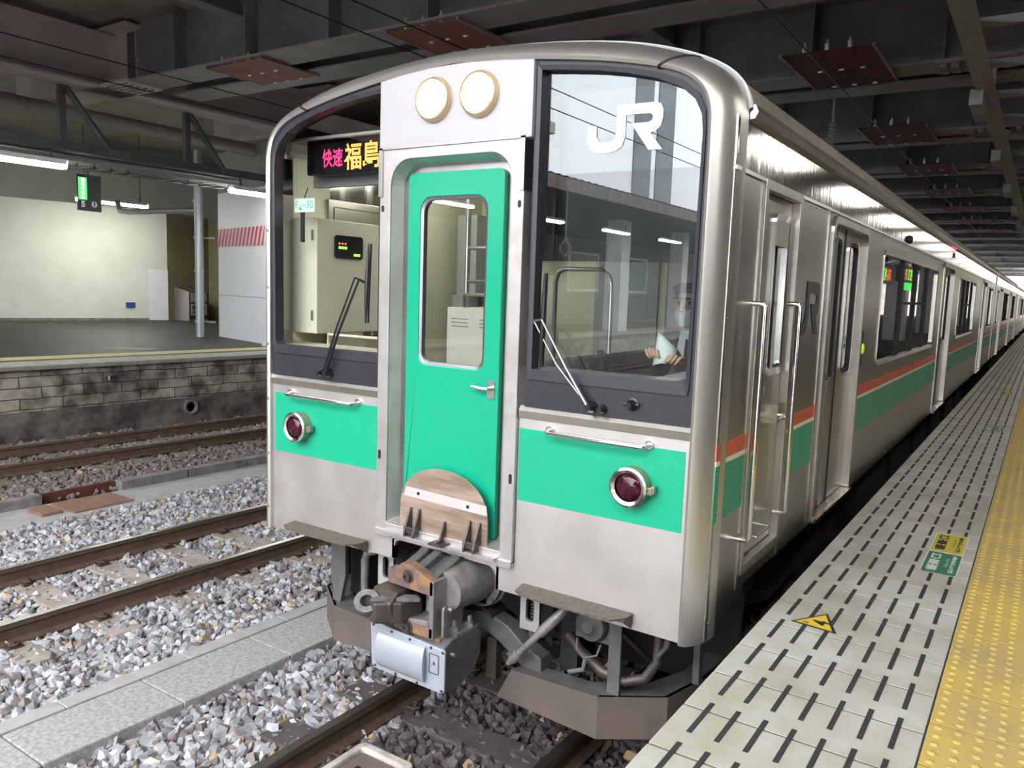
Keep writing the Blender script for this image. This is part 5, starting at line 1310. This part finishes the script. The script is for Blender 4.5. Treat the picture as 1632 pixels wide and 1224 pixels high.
# over the far platform edge
lamp(-10.95, 1.5, 3.80, 4.13, 'lit tube lamp under the rack, cut by the left edge of the picture', 'lamps across the tracks')
lamp(-10.95, 7.0, 9.2, 4.13, 'lit tube lamp under the rack, running behind the train corner moulding', 'lamps across the tracks')
lamp(-19.6, 8.6, 10.6, 4.42, 'lit tube lamp close to the cream wall, behind the green sign', 'lamps across the tracks', 'tube_wall')
lamp(-19.6, 2.5, 4.5, 4.42, 'lit tube lamp beyond the left edge of the picture', 'lamps across the tracks')
# over the near platform, just right of the picture and reflected by the train
for k in range(11):
    y = 5.9+4.55*k
    lamp(3.2, y, y+2.0, 4.12, 'tube lamp over the near platform, %s in its row, mirrored by the train' % ('first', 'second', 'third', 'fourth', 'fifth', 'sixth', 'seventh', 'eighth', 'ninth', 'tenth', 'eleventh')[k], 'lamps over the near platform', 'tube_near')
lamp(3.2, -2.6, -.6, 4.12, 'lit tube lamp over the near platform behind the viewer', 'lamps over the near platform', 'tube_near')
lamp(3.2, 1.3, 3.3, 4.12, 'lit tube lamp over the near platform beside the viewer', 'lamps over the near platform', 'tube_near')
# distant transverse lamps at the end of the platform
for k, (x, y, z) in enumerate(((-.6, 96, 4.3), (1.2, 80, 4.1))):
    l = empty('fluorescent_lamp', (x, y, z), ('farthest' if k == 0 else 'second farthest')+' white lamp where the train vanishes', 'lamp')
    m = MB(); m.box(x-1.2, x+1.6, y, y+.1, z-.12, z+.12); m.build('lamp_tube', 'tube_light', l)

def racks():
    X = -10.95
    r = empty('lighting_rack', (X, 3, 4.45), 'grey steel rack carrying the lamps over the edge of the platform across the tracks', 'rack')
    m = MB(); m.box(X-.06, X+.06, -6, 16, 4.40, 4.53); m.box(X-.12, X+.12, -6, 16, 4.38, 4.40); m.build('rack_beam', 'rack_steel', r)
    m = MB(); m.box(X-2.2, X-2.1, -6, 8.3, 4.72, 4.86); m.box(X-2.0, X-1.4, -6, 8.3, 4.50, 4.53); m.build('rack_beam', 'rack_light', r)
    for k, y in enumerate((1.4, 3.85, 6.1, 8.8)):
        m = MB(); m.tube([(X, y, 5.40), (X, y+.72, 4.50)], .055, 6); m.build('rack_strut', 'rack_steel', r)
        m = MB(); m.box(X-.05, X+.05, y-.12, y-.02, 4.52, 5.41); m.build('rack_post', 'rack_steel', r)
        m = MB(); m.box(X+.06, X+.075, y+.66, y+1.05, 4.42, 4.52); m.build('rack_plate', 'bolt_grey', r)
    m = MB(); m.box(X-.45, X-.40, 3.0, 8.0, 4.24, 4.30); m.box(X-.95, X-.90, 3.0, 8.0, 4.24, 4.30)
    for k in range(17): m.box(X-.95, X-.40, 3.0+k*.3, 3.04+k*.3, 4.24, 4.27)
    m.build('cable_ladder', 'rack_light', r)
    m = MB(); m.box(-14.1, -13.9, -4, 10, 4.62, 4.80); m.box(-14.2, -13.8, -4, 10, 4.60, 4.62); rr = m.build('support_beam', 'rack_steel', None); tag(rr, 'grey beam above the green platform sign', 'beam')
    m = MB(); m.tube([(-12.2, -6, 5.26), (-12.2, 8.5, 5.22)], .13, 14); p = m.build('overhead_pipe', 'pipe_pale', None, smooth=True); tag(p, 'pale thick pipe running under the girders across the tracks', 'pipe')
    # light rack over the near platform edge
    X = 1.67
    r = empty('lighting_rack', (X, 10, 4.9), 'grey rack with cross arms over the near platform edge, at the upper right', 'rack')
    m = MB(); m.box(X-.06, X+.06, 2, 70, 4.90, 5.0); m.box(X-.10, X+.10, 2, 70, 4.885, 4.90); m.build('rack_beam', 'rack_light', r)
    for k in range(14):
        y = 5.55+1.42*k+.12*k*.5
        m = MB(); m.box(X, X+3.0, y-.03, y+.03, 4.93, 5.01); m.prism([(X+.03, y-.03), (X+.35, y-.03), (X+.03, y-.25)], 'z', 4.93, 4.945); m.build('cross_arm', 'rack_light', r)
    for k in range(8):
        y = 8.8+4.3*k
        m = MB(); m.box(X-.16, X-.02, y-1.0, y-.0, 4.72, 4.90) ; m.box(X-.03, X+.03, y-.1, y, 5.0, 5.42); m.build('rack_hanger', 'rack_light', r)
racks()

# ================================================================== THE DECK OVERHEAD
def ceiling():
    m = MB(); m.box(-26, 22, -4.2, 110, 6.42, 6.7); m.box(-26, -8.5, -15, -4.2, 6.42, 6.7); c = struct(m.build('ceiling', 'slab', None)); c['label'] = 'dark concrete deck over the station'
    GY = [-.2, 4.45, 8.7, 13.2, 17.5, 21.9, 26.3, 30.7, 35.1, 39.5, 44, 50, 56, 64, 72, 82, 94]
    G0 = None
    def girder(y, label):
        g = empty('steel_girder', (0, y, 5.42), label, 'girder', 'cross girders of the deck')
        m = MB(); m.box(-9.9, 20, y-.012, y+.012, 5.45, 6.42); m.box(-9.9, 20, y+.888, y+.912, 5.45, 6.42); m.build('girder_web', 'girder_grey', g)
        m = MB(); m.box(-9.9, 20, y-.26, y+.30, 5.42, 5.45); m.box(-9.9, 20, y+.62, y+1.16, 5.42, 5.45); m.box(-9.9, 20, y-.2, y+1.1, 6.38, 6.42); m.build('girder_flange', 'flange_grey', g)
        for k in range(10):
            x = -8.6+1.62*k; m = MB(); m.box(x-.008, x+.008, y-.22, y-.01, 5.45, 6.40); m.build('web_stiffener', 'girder_grey', g)
        m = MB(); m.box(-13.8, -9.9, y-.012, y+.012, 5.45, 6.28); m.box(-13.8, -9.7, y-.30, y+.34, 5.41, 5.45); m.box(-13.8, -9.75, y-.28, y+.3, 6.28, 6.32); m.build('girder_stub', 'stub_white', g, label='pale painted stub with bolted splice')
        m = MB()
        for k in range(9):
            for q in (0, 1): m.lathe([(0, -.022), (.017, -.022), (.017, 0)], (-10.08+.085*q, y-.012, 5.52+.088*k), 'y', 6)
        m.box(-10.14, -9.93, y-.02, y-.012, 5.47, 6.26)
        for k in range(8):
            for q in range(5): m.lathe([(0, -.02), (.017, -.02), (.017, 0)], (-10.35+.075*k, y-.24+.115*q, 5.41), 'z', 6)
        m.build('splice_bolt', 'bolt_grey', g)
        m = MB()
        for x0 in (1.02,):
            m.box(x0, x0+.9, y-.25, y+.28, 5.40, 5.42); m.box(x0+.1, x0+.8, y+.64, y+1.1, 5.40, 5.42)
            for a in range(6):
                for b in range(2): m.box(x0+.06+.14*a, x0+.14+.14*a, y-.2+.22*b, y-.06+.22*b, 5.36, 5.40)
        m.build('splice_plate', 'bolt_grey', g)
        return g
    words = ['nearest', 'second', 'third', 'fourth', 'fifth', 'sixth', 'seventh', 'eighth', 'ninth', 'tenth', 'eleventh', 'twelfth', 'thirteenth', 'fourteenth', 'fifteenth', 'sixteenth', 'seventeenth']
    G0 = girder(GY[0], 'nearest steel cross girder under the deck')
    for k, y in enumerate(GY[1:]): copy_tree(G0, (0, y, 5.42), '%s steel cross girder under the deck, counted from the viewer' % words[k+1], 'cross girders of the deck')
    # longitudinal girders
    m = MB(); m.box(-10.75, -10.72, -4, 60, 5.45, 6.22); m.box(-11.0, -10.45, -4, 60, 5.41, 5.45); m.box(-11.0, -10.45, -4, 60, 6.22, 6.26); g = m.build('edge_girder', 'stub_white', None); tag(g, 'pale long girder running above the platform edge across the tracks', 'girder')
    for x, la in ((-7.4, 'left'), (-2.6, 'middle'), (1.9, 'right')):
        m = MB(); m.box(x-.01, x+.01, -4, 100, 6.10, 6.42); m.box(x-.13, x+.13, -4, 100, 6.08, 6.11); g = m.build('stringer_beam', 'girder_grey', None); tag(g, '%s dark stringer beam running along the tracks under the deck' % la, 'beam', 'stringers of the deck')
    # insulated boards above the wires
    def board(x, y, z, wx, wy, matn, label):
        b = empty('insulating_board', (x, y, z), label, 'board', 'insulating boards under the girders')
        m = MB(); m.box(x-wx/2, x+wx/2, y-wy/2, y+wy/2, z-.012, z); m.build('board', matn, b)
        for xa in (x-wx/2-.03, x+wx/2): m = MB(); m.box(xa, xa+.03, y-wy/2-.03, y+wy/2+.03, z-.02, z+.01); m.build('board_frame', 'flange_grey', b)
        for yy in (y-wy/2+.03, y, y+wy/2-.03):
            for k in range(3):
                xx = x-wx*.25+k*wx*.25
                m = MB()
                if yy < y-.1: m.lathe([(.022, 0), (.026, .02), (.026, .085), (.02, .09), (.012, .09), (.012, .13), (0, .13)], (xx, yy-.0, z), 'z', 12)
                else: m.box(xx-.03, xx+.03, yy-.012, yy+.012, z-.03, z-.012)
                m.build('insulator', 'ceramic', b, smooth=True)
        return b
    B1 = board(-.02, 8.15, 5.405, 1.05, 1.75, 'board_maroon', 'largest dark red board above the roof of the headlight car')
    for k, y in enumerate((13.0, 17.4, 21.8, 26.2, 30.6, 35.0)): copy_tree(B1, (-.02, y, 5.405), '%s dark red board above the train roof, counted from the largest' % words[k+1], 'insulating boards under the girders')
    board(-3.84, 4.75, 5.405, 1.05, 1.0, 'board_red', 'orange brown board over the middle track, above the headlights')
    board(-7.25, 4.75, 5.405, 1.15, 1.0, 'board_red', 'reddish board over the far track, left of the train corner')
    # catenary hanger and wires
    for x, z, la in ((0.0, 5.15, 'contact wire above the train roof'), (-3.8, 5.05, 'lower wire over the middle track'), (-3.8, 5.33, 'upper wire over the middle track'), (-8.4, 5.02, 'lower wire over the far track'), (-8.4, 5.30, 'upper wire over the far track')):
        m = MB(); m.tube([(x, -40, z), (x, 100, z)], .009, 6); w = m.build('overhead_wire', 'wire', None); tag(w, 'thin '+la, 'wire', 'overhead wires')
    m = MB(); m.tube([(-.45, 9.80, 5.42), (-.45, 9.80, 4.56)], .02, 8)
    for k in range(12): m.lathe([(.02, 0), (.055, .01), (.02, .02)], (-.45, 9.80, 4.65+k*.035), 'z', 14)
    s = m.build('string_insulator', 'ceramic_grey', None, smooth=True); tag(s, 'ribbed insulator hanging beyond the largest red board', 'insulator')
mat('ceramic_grey', (0.30, 0.30, 0.29), 0.4)
ceiling()
m = MB(); m.lathe([(.12, 0), (.12, .05), (.09, .09), (0, .10)], (.62, 1.2, 3.56), 'z', 24); o = m.build('roof_vent', 'roof_paint', TR, smooth=True)

# ================================================================== BEHIND THE VIEWER (mirrored in the windscreens)
def behind():
    # canopy over the far platform where the deck ends
    m = MB(); m.box(-17, -8.1, -80, -4.3, 5.0, 5.08); c = struct(m.build('canopy_underside', 'canopy_under', None))
    m = MB(); 
    n = 380; v = []
    for i in range(n+1):
        y = -80+75.7*i/n
        for x, z in ((-8.0, 5.30+.03*(i % 2)), (-17, 5.55+.03*(i % 2))): v.append((x, y, z))
    m.add(v, [(2*i, 2*i+1, 2*i+3, 2*i+2) for i in range(n)]); struct(m.build('canopy_roof', 'canopy_roof', None))
    m = MB(); m.box(-8.05, -8.0, -80, -4.3, 4.95, 5.28); struct(m.build('canopy_fascia', 'canopy_fascia', None))
    k = 0
    for y in (-12.5, -17.2, -21.8, -26.5, -31.2, -36, -45, -55):
        lamp(-10, y-.9, y+.9, 4.46, 'tube lamp under the canopy behind the viewer, %s in its row' % ('first', 'second', 'third', 'fourth', 'fifth', 'sixth', 'seventh', 'eighth')[k], 'lamps under the rear canopy'); k += 1
    for y, w in ((-23.4, .45), (-29.2, .40), (-36, .4), (-43, .4)):
        m = MB(); m.box(-10.6-w, -10.6+w*.4, y-w, y+w*.6, 1.0, 5.0); p = struct(m.build('column', 'pillar_white', None))
    m = MB()
    for k in range(260): y = -50+k*.17; m.box(-13.6, -13.56, y, y+.05, 1.05, 2.3)
    m.box(-13.62, -13.55, -50, -6, 2.3, 2.36); m.box(-13.62, -13.55, -50, -6, 1.1, 1.15); f = m.build('railing', 'fence_grey', None); tag(f, 'dark upright bar railing behind the viewer, mirrored in the right windscreen', 'railing')
    for y, mt, la in ((-20.3, 'poster_a', 'green poster'), (-26, 'poster_a', 'second green poster'), (-31, 'screen_blue', 'blue screen')):
        m = MB(); m.box(-13.55, -13.5, y-1.3, y+1.3, 2.4, 4.0); p = m.build('poster_board', 'sign_white', None); tag(p, '%s above the railing behind the viewer' % la, 'poster')
        m = MB(); m.box(-13.5, -13.48, y-1.15, y+1.15, 2.5, 3.9); m.build('poster_print', mt, p)
    m = MB(); m.box(-17, -16.9, -80, -4.3, 1.0, 5.0); struct(m.build('wall_far_rear', 'pillar_grey', None))
    d = empty('diamond_sign', (-8, -14.9, 3.5), 'small diamond sign with the number 8 behind the viewer', 'sign')
    m = MB(); m.prism([(-8.22, 3.5), (-8, 3.22), (-7.78, 3.5), (-8, 3.78)], 'y', -14.91, -14.89); m.build('sign_face', 'cab_grey', d)
    m = MB(); m.cyl((-8, -14.9, 3.78), (-8, -14.9, 5.0), .02, n=8); m.build('sign_rod', 'rack_steel', d)
    m = MB(); add_text(m, '8', .3, lambda a, b: (-8-a, -14.88, 3.5+b), bold=.01, fit=(.15, .26)); m.build('sign_digit', 'sign_black', d)
    # pale office block with two dark glazed strips
    b = empty('office_building', (-42, -70, 0), 'tall white building with dark vertical glazing behind the viewer, mirrored in the right windscreen', 'building')
    m = MB(); m.box(-60, -30, -130, -38, -1, 46); m.build('facade', 'facade', b)
    for ya, yb in ((-68.2, -64.4), (-73.4, -69.4), (-92, -86)):
        m = MB(); m.box(-30, -29.9, ya, yb, 8.5, 40); m.build('glazing', 'facade_dark', b)
    m = MB(); m.box(-5.35, -5.05, -30.5, -30.2, -.3, 8.2); m.box(-5.3, -1.8, -30.4, -30.3, 7.4, 7.55); m.box(-5.3, -2.6, -30.4, -30.3, 5.9, 6.05); s = m.build('catenary_mast', 'green_mast', None); tag(s, 'green mast with arms behind the viewer', 'mast')
    # canopy over the near platform behind the viewer
    m = MB(); m.box(3.4, 22, -60, -4.2, 4.9, 5.1); struct(m.build('canopy_near', 'canopy_under', None))
    m = MB(); m.box(21.9, 22, -60, 110, .9, 6.5); struct(m.build('wall_right', 'pillar_grey', None))
    m = MB(); m.box(-26, 22, 109.9, 110, -1, 6.5); struct(m.build('wall_end', 'slab', None))
    m = MB(); m.box(-26, -25.9, -5, 110, -1, 6.5); m.box(-26, -24.4, -80, -4.2, 4.5, 6.6); m.box(-26, -25.9, -80, -5, .9, 6.6); struct(m.build('wall_left', 'wall_cream', None))
    m = MB(); m.box(-26, -20, -80, 110, .90, .998); struct(m.build('floor_far_side', 'far_floor', None))
    # departure boards over the near platform, mirrored in the train windows
    for k, (y0, y1, z) in enumerate(((14.6, 17.6, 3.0), (18.6, 21.0, 3.1))):
        e = empty('departure_board', (3.3, y0, z), '%s departure board over the near platform, mirrored in the train windows' % ('nearer' if k == 0 else 'farther'), 'display')
        m = MB(); m.box(3.3, 3.5, y0, y1, z-.18, z+.22); m.build('board_case', 'led_board', e)
        m = MB(); led_dots(m, '\u5feb\u901f', 26, 14, lambda u, v: (3.295, y0+.15+u*.7, z-.13+v*.28)); m.build('board_text', 'led_amber', e)
        m = MB(); led_dots(m, '17:24', 40, 14, lambda u, v: (3.295, y0+1.0+u*.7, z-.13+v*.28)); m.build('board_text', 'led_green', e)
        m = MB(); led_dots(m, '\u798f\u5cf6', 26, 14, lambda u, v: (3.295, y0+1.75+u*.6, z-.13+v*.28)); m.build('board_text', 'led_red', e)
    e = empty('guide_sign', (3.3, 19.6, 2.6), 'lit green guide sign over the near platform, mirrored in the train windows', 'sign')
    m = MB(); m.box(3.3, 3.45, 19.5, 21.6, 2.72, 2.90); m.build('sign_face', 'sign_green', e)
    # pillars of the near platform
    for k in range(6):
        y = 11.5+8.9*k
        m = MB(); m.box(4.6, 5.3, y, y+.7, 1.0, 6.4); struct(m.build('column', 'pillar_white', None))
behind()
